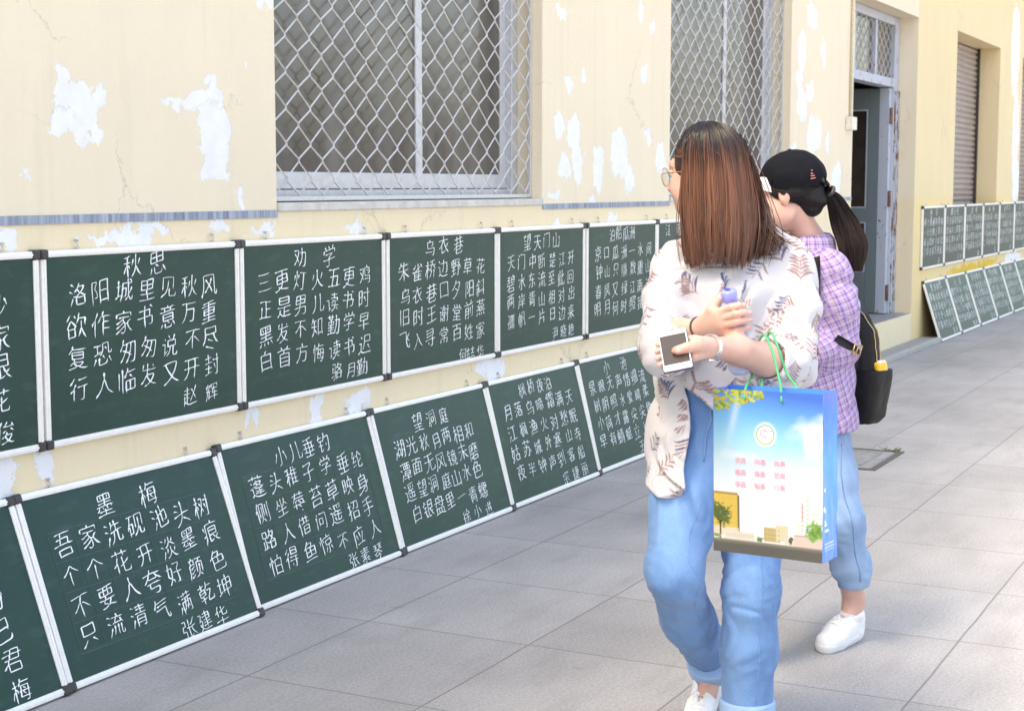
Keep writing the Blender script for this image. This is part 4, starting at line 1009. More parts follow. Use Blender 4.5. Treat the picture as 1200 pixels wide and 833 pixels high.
# --- shirt
def leaves(V, F, n_leaf, seed, sizes=(.058, .088), keep=None, ca=(.29, .20, .20), cb=(.10, .105, .20), base=(.53, .525, .555)):
    rng = np.random.default_rng(seed); Nn = vnormals(V, F); col = np.tile(np.array(base), (len(V), 1)); best = np.zeros(len(V))
    # spread the anchors evenly
    cand = V[rng.integers(0, len(V), 9000)]; ids = []
    left = np.ones(len(cand), bool); mind = .078
    for i in range(len(cand)):
        if not left[i]: continue
        ids.append(i); left &= np.linalg.norm(cand - cand[i], axis=1) > mind
        if len(ids) >= n_leaf: break
    for i in ids:
        c = cand[i]; m = np.nonzero(np.linalg.norm(V - c, axis=1) < .11)[0]
        k = m[np.argmin(np.linalg.norm(V[m] - c, axis=1))]; nn = Nn[k]; m = m[(Nn[m] @ nn) > .25]
        ang = rng.uniform(-.9, .9) + (math.pi if rng.random() < .35 else 0); up = np.array((0, 0, 1.)) - nn * nn[2]; up = unit(up + 1e-4); rt = np.cross(up, nn)
        a = (V[m] - V[k]) @ rt; b = (V[m] - V[k]) @ up
        x = math.cos(ang) * a + math.sin(ang) * b; y = -math.sin(ang) * a + math.cos(ang) * b
        L = rng.uniform(*sizes); y = y + L * .5; curve = rng.uniform(-9, 9); x = x - curve * (y - L / 2) ** 2 * .5
        style = rng.integers(0, 3)
        def put(d, wd, c_):
            kk = np.clip((wd - d) / .0012 + .5, 0, 1); w_ = kk > best[m] * .0 + .01
            col[m[w_]] = col[m[w_]] * (1 - kk[w_, None]) + np.array(c_) * kk[w_, None]
        nl = rng.integers(4, 7)
        for j in range(nl):
            y0 = L * (.12 + .78 * j / nl); ln = L * (.50 - .24 * j / nl) * rng.uniform(.8, 1.15)
            for sd in (-1, 1):
                cc = (ca if sd < 0 else cb) if style == 0 else (ca if style == 1 else (cb if (j + (sd > 0)) % 2 else ca))
                if style == 2 and sd < 0 and j % 2: continue
                P_ = [np.array((sd * .0015 + sd * ln * t * .92, y0 + ln * (1.15 * t - .62 * t * t))) for t in np.linspace(0, 1, 6)]
                for q in range(5):
                    A, B_ = P_[q], P_[q + 1]; AB = B_ - A; t = np.clip(((x - A[0]) * AB[0] + (y - A[1]) * AB[1]) / (AB @ AB), 0, 1)
                    d = np.hypot(x - A[0] - t * AB[0], y - A[1] - t * AB[1]); tt = (q + t) / 5
                    put(d, (.0028 if j % 2 else .0037) * np.sin(np.pi * np.clip(.12 + tt * .86, 0, 1)) * (L / .075), cc)
        put(np.where((y > 0) & (y < L), np.abs(x), 1), .0009, ca)
    return col
def shirt_mat(name):
    m, nt, bs = mat(name); o = objco(nt); a = N(nt, 'ShaderNodeAttribute', attribute_name='Col'); f = noise(nt, o, 700, 2); f2 = noise(nt, o, 45, 4)
    nt.links.new(a.outputs['Color'], bs.inputs['Base Color']); bs.inputs['Roughness'].default_value = .85; bs.inputs['Specular IOR Level'].default_value = .2; bs.inputs['Sheen Weight'].default_value = .1
    ad = N(nt, 'ShaderNodeMath', operation='MULTIPLY_ADD', i_1=.15); nt.links.new(f, ad.inputs[0]); nt.links.new(f2, ad.inputs[2]); bump(nt, bs, ad.outputs[0], .35, .004); return m
M['shirt'] = shirt_mat('white_printed_cotton')
s = SDF((Q(725, 300)[0], 3.5, Q(0, 600)[2]), (Q(985, 300)[0], 4.42, Q(0, 245)[2]), .0031)
zr = lambda y, x, d, rx, ry: (Q(0, y)[2], Q(x, 0)[0], 4.12 + d, rx, ry)
zh = Q(0, 577, -.13)[2]
s.zloft([(zh, Q(850, 0)[0], 4.13, .184, .222), zr(520, 851, .025, .180, .186), zr(470, 853, .04, .180, .150), zr(430, 856, .03, .178, .148), zr(380, 858, .02, .180, .142), zr(335, 858, .02, .180, .130), zr(308, 857, .03, .165, .105), zr(285, 855, .045, .115, .08), zr(272, 853, .05, .075, .066)], .03, p=2.3)
# sleeves
s.chain([Q(820, 300, .03), Q(797, 311, .03), Q(781, 350, -.035), Q(776, 392, -.10)], [.060, .064, .062, .060], .03); s.chain([Q(776, 394, -.11), Q(779, 412, -.12), Q(800, 398, -.175), Q(810, 390, -.205)], [.058, .060, .050, .043], .025)
s.chain([Q(775, 405, -.06), Q(777, 424, -.07)], [.056, .046], .03)
s.chain([Q(893, 298, .03), Q(921, 309, .03), Q(931, 360, -.04), Q(928, 425, -.13)], [.060, .064, .066, .066], .03); s.chain([Q(928, 425, -.13), Q(914, 428, -.20), Q(901, 424, -.245)], [.062, .060, .057], .025)
s.chain([Q(928, 425, -.09), Q(918, 452, -.12)], [.058, .044], .03)
fa = fold_fn(1.3, .0155, 9., 3.4, .30); fb = fold_fn(6.1, .0085, 8., 11., .25)
def sf(x, y, z):
    arm = np.clip((np.abs(x - Q(857, 0)[0]) - .135) / .05, 0, 1) * np.clip((z - Q(0, 445)[2]) / .05, 0, 1); return fa(x, y, z) * (1 - arm) + fb(x, y, z) * arm - .004 * np.exp(-((z - Q(0, 580)[2]) / .008) ** 2) * 0
s.disp(sf)
def over_thigh(X, Y, Z):                # the loose flap drapes over the lifted thigh
    sh_ = np.broadcast_shapes(X.shape, Y.shape, Z.shape); pt = np.stack([np.broadcast_to(a_, sh_).ravel() for a_ in (X, Y, Z)], 1).astype(float)
    return np.maximum.reduce([Js.sample(pt).reshape(sh_) - .013, zh - Z + 0 * X + 0 * Y, X - Q(812, 0)[0] + 0 * Y + 0 * Z])
s.op(over_thigh, (Q(728, 0)[0], 3.75, zh), (Q(812, 0)[0], 4.3, Q(0, 480)[2]), .02)
# open front: the jeans show, shirt front tucked in
x0, x1 = Q(806, 0)[0], Q(912, 0)[0]
def opening(X, Y, Z):
    zt = np.interp(X, [Q(p_, 0)[0] for p_ in (803, 812, 822, 838, 860, 900)], [Q(0, y_, -.1)[2] for y_ in (455, 461, 468, 482, 492, 486)])
    return np.maximum.reduce([x0 + .010 * np.sin(Z * 23) - X + 0 * Z + 0 * Y, X - x1 + 0 * Y + 0 * Z, Z - zt + 0 * Y, Y - 4.20 + 0 * X + 0 * Z])
s.op(opening, (x0, 3.5, Q(0, 600)[2]), (x1, 4.21, Q(0, 440)[2]), .012, 's')
# neck hole, v neck, cuffs
s.cone(Q(852, 292, .03), Q(848, 240, .03), .052, .075, .006, 's'); s.cone(Q(856, 300, -.08), Q(852, 268, -.02), .012, .05, .006, 's')
s.cone(Q(806, 392, -.19), Q(822, 383, -.25), .032, .040, .004, 's'); s.cone(Q(899, 423, -.255), Q(880, 416, -.30), .046, .052, .004, 's')
V, F = s.mesh(2); V0 = V
SHIRT1 = mesh_np('shirt', V, F, M['shirt'], W1, True, leaves(V, F, 420, 11)); Ss = s
# rolled cuff of the phone arm, collar, placket
s2 = SDF(Q(935, 470, -.4) - .1 * np.array((1, 1, 0)) - np.array((.15, .1, .02)), Q(935, 370, .0) + np.array((.05, .05, .03)), .0031)
s2.cone(Q(918, 427, -.205), Q(886, 417, -.285), .064, .059, .01); s2.cone(Q(914, 434, -.21), Q(908, 450, -.22), .055, .035, .03); s2.disp(fold_fn(8.2, .006, 16, 16, .2))
s2.cone(Q(900, 422, -.25), Q(878, 415, -.305), .046, .054, .004, 's')
nA = unit(Q(886, 417, -.285) - Q(918, 427, -.205)); a_ = Q(918, 427, -.205)
X, Y, Z = s2.ax[0][:, None, None], s2.ax[1][None, :, None], s2.ax[2][None, None, :]
pa = (X - a_[0]) * nA[0] + (Y - a_[1]) * nA[1] + (Z - a_[2]) * nA[2]
s2.D = -smin(-s2.D, -(pa - .072 + .012 * vnoise(Z * 30, Y * 20, X * 3)).astype(np.float32), .008)
V, F = s2.mesh(2); mesh_np('rolled_cuff', V, F, M['shirt'], SHIRT1, True, leaves(V, F, 9, 5))
def strip(rows, th, m, name, parent, colr=(.53, .525, .555)):
    """thick ribbon through rows of points (list of equal length polylines)"""
    A = np.array(rows, float); r, c = A.shape[:2]; nn = np.zeros_like(A)
    du = np.gradient(A, axis=0); dv = np.gradient(A, axis=1); nn = np.cross(du, dv); nn /= np.linalg.norm(nn, axis=2, keepdims=True) + 1e-9
    Vv = np.concatenate([(A + nn * th / 2).reshape(-1, 3), (A - nn * th / 2).reshape(-1, 3)]); n_ = r * c; F_ = []
    for i in range(r - 1):
        for j in range(c - 1):
            a = i * c + j; F_.append((a, a + 1, a + c + 1, a + c)); F_.append((n_ + a + c, n_ + a + c + 1, n_ + a + 1, n_ + a))
    b = [i * c for i in range(r)] + [(r - 1) * c + j for j in range(1, c)] + [i * c + c - 1 for i in range(r - 2, -1, -1)] + [j for j in range(c - 2, 0, -1)]
    for i in range(len(b)): F_.append((b[i], n_ + b[i], n_ + b[(i + 1) % len(b)], b[(i + 1) % len(b)]))
    return mesh_np(name, Vv, F_, m, parent, True, np.tile(np.array(colr), (len(Vv), 1)))
NB = Q(852, 283, .03)
def collar(parent, m, NB, r, sgn, a0, a1, tilt, width, name='collar', colr=(.60, .59, .625), fwd=-math.pi / 2):
    rows = []
    for i in range(5):
        t = i / 4; row = []
        for j in range(18):
            f = j / 17; a = fwd + sgn * (a0 + (a1 - a0) * f)
            wd = width * (1.15 - .35 * f) ; rr = r + .012 * math.sin(t * 3.0) + t * wd * .75; z = .022 + .012 * math.sin(math.pi * min(1, t * 1.6)) - t * t * wd * 1.0 + tilt * f
            row.append(NB + np.array((rr * math.cos(a), rr * math.sin(a) * .92, z)))
        rows.append(row)
    return strip(rows, .003, m, name, parent, colr)
collar(SHIRT1, M['shirt'], NB, .062, 1, .25, 3.1, .012, .052); collar(SHIRT1, M['shirt'], NB, .062, -1, .25, 3.1, .012, .052)
# --- glasses, bracelet, watch
gm = simple('gold_metal', (.62, .47, .22), .3, .9, 60, .1); gl_m = simple('lens_glass', (.5, .55, .5), .05)
g_, nt_, bs_ = mat('clear_lens'); bs_.inputs['Transmission Weight'].default_value = .95; bs_.inputs['Roughness'].default_value = .02; bs_.inputs['Base Color'].default_value = (.9, .93, .88, 1); bs_.inputs['IOR'].default_value = 1.15
T1 = lambda p: HC1 + HR1 @ np.array(p)
mb = torus(T1((-.032, .102, .002)), HR1 @ np.array((-.12, 1, 0)), .024, .0014); b2 = torus(T1((.032, .102, .002)), HR1 @ np.array((.12, 1, 0)), .024, .0014); mb.add(b2.v, b2.f)
mb.tube([T1(p) for p in ((-.009, .103, .008), (0, .110, .011), (.009, .103, .008))], .0014)
for q in (-1, 1): mb.tube([T1(p) for p in ((q * .056, .098, .008), (q * .070, .088, .010), (q * .078, .02, .008), (q * .079, -.02, -.012))], .0013)
gls = mb.build('glasses', gm, W1, True)
for q in (-1, 1):
    mb = MB(); mb.lathe([(-.0008, .0235), (.0008, .0235)], T1((q * .032, .102, .002)), HR1 @ np.array((q * .12, 1, 0)), 28); mb.build('lens', g_, gls)
ax = unit(Q(822, 383, -.25) - Q(812, 389, -.21)); torus(Q(820.5, 384.5, -.245), ax, .0275, .0028, 28, 6).build('hair_tie', M['black_plastic'], W1, True)
ax = unit(Q(836, 407, -.40) - Q(850, 409, -.367)); wc = Q(833, 406.6, -.407)
def band(c, ax, R, wdt, th, n, m, name, parent):
    B = frame(ax if abs(ax[2]) < .9 else (ax[0] + .2, ax[1], ax[2])); mb = MB()
    for i in range(n):
        a0 = 2 * math.pi * i / n; a1 = 2 * math.pi * (i + .88) / n; vs = []
        for aa in (a0, a1):
            e = math.cos(aa) * B[:, 0] + math.sin(aa) * B[:, 2]
            for rr in (R, R + th):
                for ww in (-wdt / 2, wdt / 2): vs.append(c + e * rr + B[:, 1] * ww)
        mb.add(vs, [(0, 1, 3, 2), (4, 6, 7, 5), (0, 4, 5, 1), (2, 3, 7, 6), (0, 2, 6, 4), (1, 5, 7, 3)])
    return mb.build(name, m, parent)
wt = band(wc, ax, .0272, .013, .0035, 26, simple('bright_watch_steel', (.72, .71, .69), .3, .7, 60, .08), 'wristwatch', W1)
B = frame(ax); dirw = unit(-B[:, 2] * .9 + np.array((0, -.1, -.3))); mb = MB(); mb.lathe([(0, .012), (.005, .012), (.006, .010)], wc + dirw * .029, dirw, 20); mb.build('watch_case', simple('watch_case_steel', (.6, .6, .58), .25, .8), wt)

# --- hair of the first woman
Ls = lambda q: HC1 + q @ HR1.T
def hair1():
    rng = np.random.default_rng(3); Sn, Nn = 5200, 26
    R = np.array((.086, .099, .096)); cen = np.array((0, -.012, .034))
    # azimuth from the face; strands that start over the brow are combed to the sides
    phi0 = rng.uniform(-math.pi, math.pi, Sn); th0 = np.arccos(1 - rng.random(Sn) * .93); th0 = np.minimum(th0, 1.45)
    clump = np.round(phi0 * 14 + rng.normal(size=Sn) * .4) / 14
    lim = 1.30 + rng.random(Sn) * .30; fz = (np.abs(phi0) < .85) & (th0 > .45); th0[fz] = .45 * rng.random(int(fz.sum()))
    zend = Q(0, 306, -.08)[2] + rng.normal(size=Sn) * .007 + .006 * np.sin(clump * 5) + .02 * (rng.random(Sn) ** 4)
    lay = rng.random(Sn) ** .7
    pts = np.zeros((Sn, Nn, 3)); t = np.linspace(0, 1, Nn)
    arcN = 12
    for i in range(Nn):
        if i < arcN:
            f = i / (arcN - 1); th = th0 + (1.62 - th0) * f
        else: f = 1.; th = np.full(Sn, 1.62)
        sg = np.sign(phi0) + (phi0 == 0); fr = np.abs(phi0) < lim
        ph = np.where(fr, sg * (np.abs(phi0) + (lim - np.abs(phi0)) * np.clip(f * 2.2, 0, 1) ** .6), phi0)
        ph = ph + (clump - phi0) * .22 * f * (~fr)
        r = (1 + .05 * lay)[:, None] * R
        q = np.stack([r[:, 0] * np.sin(th) * np.sin(ph), r[:, 1] * np.sin(th) * np.cos(ph), r[:, 2] * np.cos(th)], 1) + cen
        Wq = Ls(q)
        if i >= arcN:
            g = (i - arcN + 1) / (Nn - arcN); zt = pts[:, arcN - 1, 2]
            h = pts[:, arcN - 1] - Ls(cen[None])[0]; h[:, 2] = 0
            Wq = pts[:, arcN - 1] + h * (.10 * np.sin(g * 2.6) - .10 * g * g)[..., None] if False else pts[:, arcN - 1] + h * (.16 * math.sin(g * 2.4) - .16 * g ** 3)
            Wq[:, 2] = zt + (zend - zt) * g
            Wq[:, 0] += .004 * np.sin(clump * 40 + g * 4) * g + .007 * g; Wq[:, 1] -= .035 * g * (h[:, 1] < .03) ; Wq[:, 0] += .004 * np.sin(clump * 17) * g ** 2
        pts[:, i] = Wq
    flat = pts.reshape(-1, 3); below = flat[:, 2] < Q(0, 262)[2]
    sub = flat[below].copy(); Ss.push_out(sub, .006); flat[below] = sub; pts = flat.reshape(Sn, Nn, 3)
    pts[:, 2:-1] = .25 * pts[:, 1:-2] + .5 * pts[:, 2:-1] + .25 * pts[:, 3:]
    fly = rng.random(Sn) < .07; tt_ = np.linspace(0, 1, Nn)[None, :, None]; pts[fly] += (rng.normal(size=(int(fly.sum()), 1, 3)) * .012) * np.sin(tt_ * 3.1 + rng.uniform(0, 2, (int(fly.sum()), 1, 1))) * tt_
    # wisps over the shoulder on the picture's right
    wis = []
    for a in range(420):
        j = rng.normal(size=3) * .004; k_ = rng.random()
        pth = [Q(864, 165, .05), Q(878, 205, .04), Q(889, 245, .02), Q(899 - 8 * k_, 268, -.02), Q(890 + 42 * k_ ** 4, 297 - 12 * k_ ** 2, -.06)]; j = rng.normal(size=3) * .007
        pth = [np.array(p_) + j * (1 + .25 * i_) + np.array((rng.normal() * .004, 0, 0)) for i_, p_ in enumerate(pth)]
        wis.append(smooth_path(pth, Nn))
    w_ = np.array(wis); fl = w_.reshape(-1, 3); Ss.push_out(fl, .005); pts = np.concatenate([pts, fl.reshape(w_.shape)]); Sn2 = len(pts)
    rad = np.full((Sn2, Nn), .00115) * rng.uniform(.7, 1.3, (Sn2, 1)); rad[:, -5:] *= np.linspace(1, .35, 5)
    d = np.linalg.norm(np.diff(pts, axis=1), axis=2); arc = np.c_[np.zeros(Sn2), np.cumsum(d, 1)]
    z = pts[..., 2]; zt = HC1[2] + .055 + rng.normal(size=(Sn2, 1)) * .018 + .009 * np.sin(np.r_[clump, np.zeros(Sn2 - Sn)][:, None] * 23)
    k = np.clip((zt + .025 - z) / .075, 0, 1)
    cl = np.r_[clump, np.zeros(Sn2 - Sn)]; var = (.72 + .40 * np.sin(cl * 37) ** 2 + rng.normal(size=Sn2) * .17).clip(.4, 1.7)[:, None, None]
    root = np.array((.014, .011, .012)); mid = np.array((.185, .076, .043)); end = np.array((.135, .064, .044))
    g = np.clip((HC1[2] - .04 - z) / .2, 0, 1)[..., None]
    c = root * (1 - k[..., None]) + (mid * (1 - g) + end * g) * k[..., None] * var
    V, F, C = strands_mesh(pts, rad, np.clip(c, 0, 1)); return V, F, C
V, F, C = hair1(); HAIR1 = mesh_np('hair', V, F, M['hair_brown'], W1, True, C)
s = SDF(HC1 - .2 * np.array((1, 1, 1.45)), HC1 + np.array((.17, .17, .16)), .004)
T = lambda p: HC1 + HR1 @ np.array(p)
s.ell(T((0, -.014, .034)), (.083, .099, .091), HR1, .01)
s.cone(T((0, -.04, .0)), T((.0, -.055, -.175)) + np.array((.01, -.02, 0)), .076, .052, .02, flat=HR1[:, 1], fs=.75)
s.cone(T((-.072, -.01, .0)), T((-.066, -.03, -.185)) + np.array((0, -.03, 0)), .022, .020, .02); s.cone(T((.072, -.01, .0)), T((.070, -.02, -.12)), .020, .020, .02)
s.cone(T((0, .125, -.045)), T((0, .10, .035)), .080, .062, .01, 's')
V, F = s.mesh(2); z = V[:, 2]; k = np.clip((HC1[2] + .055 - z) / .05, 0, 1)[:, None]
mesh_np('hair_underlayer', V, F, M['hair_brown'], HAIR1, True, np.array((.014, .011, .012)) * (1 - k) + np.array((.05, .021, .014)) * k)

# ------------------------------------------------------------------ things she holds
# phone
ex = unit(Q(806.5, 406.5, PD(410)) - Q(775, 413, PD(410) + .0065)); ey = unit(Q(789, 389, PD(389)) - Q(792, 430, PD(430))); ey = unit(ey - ex * (ex @ ey)); ez = np.cross(ex, ey)
if ez[1] > 0: pass
ctr = Q(791, 410, PD(410)); PM = Matrix(((ex[0], ey[0], ez[0], ctr[0]), (ex[1], ey[1], ez[1], ctr[1]), (ex[2], ey[2], ez[2], ctr[2]), (0, 0, 0, 1)))
ph_ = empty('phone'); ph_.matrix_world = PM; tag(ph_, 'white smartphone with a dark screen held in the woman\'s left hand', 'phone')
hw, hh = .0335, .0685
mb = MB(); mb.box((-hw, -hh, -.0035), (hw, hh, .0035), .0033); mb.build('body', simple('white_phone_shell', (.80, .81, .84), .3), ph_)
mb = MB(); mb.box((-hw + .003, -.052, .0036), (hw - .003, .051, .0040)); mb.build('screen', simple('dark_phone_screen', (.055, .042, .034), .18, 0, 30, .1), ph_)
mb = MB(); mb.lathe([(.0036, .0055), (.0039, .0055)], (0, -.0603, 0), (0, 0, 1), 20); mb.build('home_button', simple('button_grey', (.70, .71, .74), .3), ph_)
mb = MB(); mb.box((-.006, .0585, .0036), (.006, .0598, .0039)); mb.build('earpiece', M['black_plastic'], ph_)
mb = MB(); mb.box((-hw - .0012, -hh - .0012, -.0065), (hw + .0012, hh + .0012, -.0030), .0015); mb.build('phone_case', simple('dark_blue_phone_case', (.03, .035, .08), .5), ph_)
# bottle
bt = empty('water_bottle', tuple(Q(870, 437, -.265))); tag(bt, 'pale blue plastic water bottle gripped in the woman\'s right hand', 'bottle')
bax = unit(Q(853.5, 340, -.315) - Q(870, 437, -.265)); Lb = np.linalg.norm(Q(853.5, 340, -.315) - Q(870, 437, -.265))
bm_, nt_, bs_ = mat('pale_blue_clear_plastic'); bs_.inputs['Base Color'].default_value = (.62, .70, .95, 1); bs_.inputs['Transmission Weight'].default_value = .55; bs_.inputs['Roughness'].default_value = .12; bs_.inputs['IOR'].default_value = 1.2
prof = [(0, .014), (.003, .024), (.012, .030)]
h = .02
while h < Lb - .075: prof += [(h, 0.030), (h + .004, 0.0285), (h + .008, 0.030)]; h += .016
prof += [(Lb - .055, .0290), (Lb - .042, .026), (Lb - .033, .0205), (Lb - .027, .0165), (Lb - .02, .016)]
mb = MB(); mb.lathe(prof, (0, 0, 0), bax, 28); mb.build('bottle_body', bm_, bt, True)
cp_ = MB(); cp_.lathe([(Lb - .026, .0180), (Lb - .025, .0190), (Lb - .004, .0190), (Lb, .0170), (Lb + .0005, .001)], (0, 0, 0), bax, 28); cap = cp_.build('cap', simple('periwinkle_cap', (.26, .30, .72), .4), bt, True)
lg = torus(bax * (Lb + .0012), bax, .0075, .0011); a_ = torus(bax * (Lb + .0012), bax, .0035, .0010, sq=1.5); lg.add(a_.v, a_.f); lg.build('cap_mark', simple('cap_mark_blue', (.06, .06, .40), .5), cap)
# paper bag
BAGD = -.40
bo = Q(836.5, 644.5, BAGD); yawb = math.radians(-34)
bg_ = empty('gift_bag', tuple(bo), (0, math.radians(-1.0), yawb)); tag(bg_, 'blue glossy paper gift bag printed with a school view, hanging from the woman\'s arm', 'gift bag')
bw, bh_, bd = .278, .392, .085
def paint_front(u, v):
    """u 0..1 left to right, v 0..1 bottom to top"""
    rng = np.random.default_rng(2); c = np.zeros((len(u), 3))
    st = [(0, (.90, .93, .97)), (.38, (.86, .91, .97)), (.55, (.66, .85, .95)), (.70, (.36, .72, .92)), (.85, (.16, .47, .87)), (1.0, (.08, .22, .72))]
    vv = np.clip(v + .10 * (u - .5) * np.clip((v - .5) * 2, 0, 1), 0, 1)
    for i in range(3): c[:, i] = np.interp(vv, [a for a, _ in st], [b[i] for _, b in st])
    def mixm(m, col): 
        nonlocal c
        m = np.clip(m, 0, 1)[:, None]; c = c * (1 - m) + np.array(col) * m
    nz = vnoise(u * 9, v * 14, u * 0 + 3.3) * .5 + vnoise(u * 22, v * 30, u * 0 + 7) * .25
    mixm(np.clip(1.3 - np.hypot((u - .99) / .24, (v - .74) / .11) + nz * .8, 0, 1) * .85, (.93, .96, .98))
    mixm(np.clip(1.1 - np.hypot((u - .22) / .22, (v - .60) / .035) + nz * .7, 0, 1) * .6, (.93, .96, .98))
    mixm(np.exp(-((u - .12 - .35 * (v - .62)) / .035) ** 2) * np.clip((v - .6) * 5, 0, 1) * .4, (.9, .96, 1.))
    box = lambda a, b, c_, d, col, s_=.006: mixm(np.clip((u - a) / s_, 0, 1) * np.clip((b - u) / s_, 0, 1) * np.clip((v - c_) / s_, 0, 1) * np.clip((d - v) / s_, 0, 1), np.array(col) ** 1.6)
    # road, pavement, far buildings
    box(-.1, 1.1, -.1, .072, (.30, .30, .28)); box(-.1, 1.1, .058, .080, (.38, .37, .34)); box(-.1, 1.1, .072, .088, (.52, .50, .45))
    box(-.1, .235, .15, .37, (.84, .70, .30)); box(-.1, .235, .355, .375, (.62, .50, .26)); box(.225, .25, .12, .36, (.40, .34, .24))
    for i in range(5): box(.02, .225, .18 + i * .037, .186 + i * .037, (.70, .55, .22))
    box(.14, .145, .15, .36, (.90, .80, .50)); box(-.1, .24, .10, .16, (.84, .80, .70))
    box(.47, .63, .09, .185, (.72, .64, .42)); box(.58, .70, .10, .205, (.80, .76, .62))
    for i in range(5):
        for j in range(3): box(.485 + i * .03, .50 + i * .03, .105 + j * .027, .118 + j * .027, (.44, .42, .36))
    box(.84, .90, .15, .395, (.78, .88, .84)); box(.81, .835, .17, .35, (.86, .62, .60)); box(.90, 1.0, .15, .34, (.86, .86, .84)); box(.76, .84, .12, .25, (.84, .84, .84))
    for i in range(8): box(.855, .885, .17 + i * .027, .18 + i * .027, (.36, .62, .55))
    for i in range(6): box(.815, .83, .18 + i * .027, .193 + i * .027, (.75, .25, .25))
    box(.10, .39, .082, .138, (.84, .82, .76)); box(.74, 1.1, .082, .15, (.82, .72, .68)); box(.74, 1.1, .145, .155, (.55, .25, .20)); box(.66, .745, .085, .13, (.80, .78, .74))
    for i in range(13): box(.12 + i * .02, .13 + i * .02, .098, .125, (.62, .56, .46))
    nf = vnoise(u * 60, v * 80, u * 0 + 5) * .5 + vnoise(u * 130, v * 170, u * 0 + 9) * .3
    def tr(a, b, ra, rb, col):
        m = np.clip((1.0 - np.hypot((u - a) / ra, (v - b) / rb) + nz * .8 + nf * .7) * 5, 0, 1); mixm(m, col); mixm(m * np.clip(nf * 1.6, 0, .7), np.array(col) * 2.2)
    tr(.06, .24, .10, .065, (.12, .16, .05)); box(.055, .075, .08, .20, (.14, .10, .06)); tr(.96, .19, .10, .05, (.16, .30, .08)); tr(.44, .10, .035, .02, (.16, .24, .10)); tr(.72, .11, .02, .025, (.10, .12, .06)); tr(.03, .10, .04, .02, (.2, .3, .1))
    # leaves in the corner
    for i in range(110):
        a = rng.uniform(-.01, .46); b = rng.uniform(.875 + max(0, a - .12) * .25, 1.02); an = rng.uniform(0, 3.1); L = rng.uniform(.014, .028)
        x = (u - a) * .67; y = (v - b); xr = x * math.cos(an) + y * math.sin(an); yr = -x * math.sin(an) + y * math.cos(an)
        mixm((1 - np.hypot(xr / L, yr / (L * .38))) * 5, [(.55, .56, .06), (.66, .50, .06), (.30, .48, .07), (.20, .38, .06), (.58, .62, .14)][i % 5])
    # emblem
    x = (u - .487) * .67; y = (v - .740); rr = np.hypot(x, y * .92)
    mixm((.075 - rr) / .02, (.88, .95, .98)); mixm((.058 - rr) / .003, (.30, .52, .40)); gm_ = np.clip((-y + .02) * 18, 0, 1) * ((.058 - rr) > 0); mixm(gm_ * .7, (.55, .68, .28)); mixm((.0485 - rr) / .003, (.93, .94, .97))
    mixm((.006 - np.abs(np.hypot(x + .010, y - .008) - .020)) / .003 * (x < .005), (.85, .45, .50)); mixm((.0045 - np.abs(y - .020 - .10 * x)) / .002 * ((x > -.01) & (x < .042)), (.85, .45, .50))
    mixm((.012 - np.hypot(x, y + .012)) / .004, (.45, .58, .90)); mixm((.003 - np.abs(y + .026)) / .002 * (np.abs(x) < .022), (.45, .58, .90))
    return np.clip(c, 0, 1) ** 1.12 * .70
def panel(name, w_, h_, fn, m, place, step=.0017, bulge=None):
    nx, ny = int(w_ / step), int(h_ / step); gx, gy = np.meshgrid(np.linspace(0, 1, nx), np.linspace(0, 1, ny)); u = gx.ravel(); v = gy.ravel()
    d = bulge(u, v) if bulge else 0 * u
    V = place(u * w_, v * h_, d); i, j = np.meshgrid(np.arange(ny - 1), np.arange(nx - 1), indexing='ij'); a = (i * nx + j).ravel()
    return mesh_np(name, V, np.stack([a, a + 1, a + nx + 1, a + nx], 1), m, bg_, True, fn(u, v))
M['bag'] = attr_mat('glossy_printed_card', .28, 9, .10, .5, bdist=.01)
bul = lambda u, v: .004 * np.sin(np.pi * u) * np.sin(np.pi * v) + .0016 * vnoise(u * 4, v * 6, u * 0 + 1) * np.sin(np.pi * u)
panel('front_panel', bw, bh_, paint_front, M['bag'], lambda x, z, d: np.stack([x, -d, z], 1), .0016, bul)
def paint_side(u, v):
    c = np.zeros((len(u), 3)); st = [(0, (.05, .24, .74)), (.3, (.07, .32, .84)), (.6, (.10, .36, .88)), (.85, (.08, .25, .80)), (1., (.12, .20, .72))]
    for i in range(3): c[:, i] = np.interp(v, [a for a, _ in st], [b[i] for _, b in st])
    def mark(a, b, ra, rb):
        m = np.clip((1 - np.hypot((u - a) / ra, (v - b) / rb)) * 6, 0, 1)[:, None]; return m
    for (a, b, ra, rb) in ((.22, .43, .10, .012), (.18, .315, .09, .018), (.26, .30, .05, .01), (.24, .22, .1, .010), (.30, .185, .14, .008), (.2, .24, .05, .012)):
        m = mark(a, b, ra, rb); c = c * (1 - m) + np.array((.75, .83, .95)) * m
    m = ((np.abs(v - .105) < .004) | (np.abs(v - .085) < .003) | (np.abs(v - .066) < .003)) & (u > .15) & (u < .8) & (np.sin(u * 90) > -.5); c[m] = (.6, .72, .92)
    return c
gus = lambda u, v: -.016 * np.clip(1 - np.abs(u - .5) * 2, 0, 1) * np.clip(v * 1.6 - .25, 0, 1) + .0015 * vnoise(u * 5, v * 12, u * 0)
panel('side_panel', bd, bh_, paint_side, M['bag'], lambda x, z, d: np.stack([bw + d, x, z], 1), .002, gus)
panel('side_panel', bd, bh_, paint_side, M['bag'], lambda x, z, d: np.stack([0 - d, bd - x, z], 1), .004, gus)
panel('back_panel', bw, bh_, lambda u, v: np.tile(np.array((.07, .30, .80)), (len(u), 1)), M['bag'], lambda x, z, d: np.stack([bw - x, bd + d, z], 1), .006, bul)
mb = MB(); mb.box((.006, .006, .002), (bw - .006, bd - .006, .005)); mb.build('bottom_panel', simple('white_card', (.7, .72, .75), .7), bg_)
w_ = Writer()
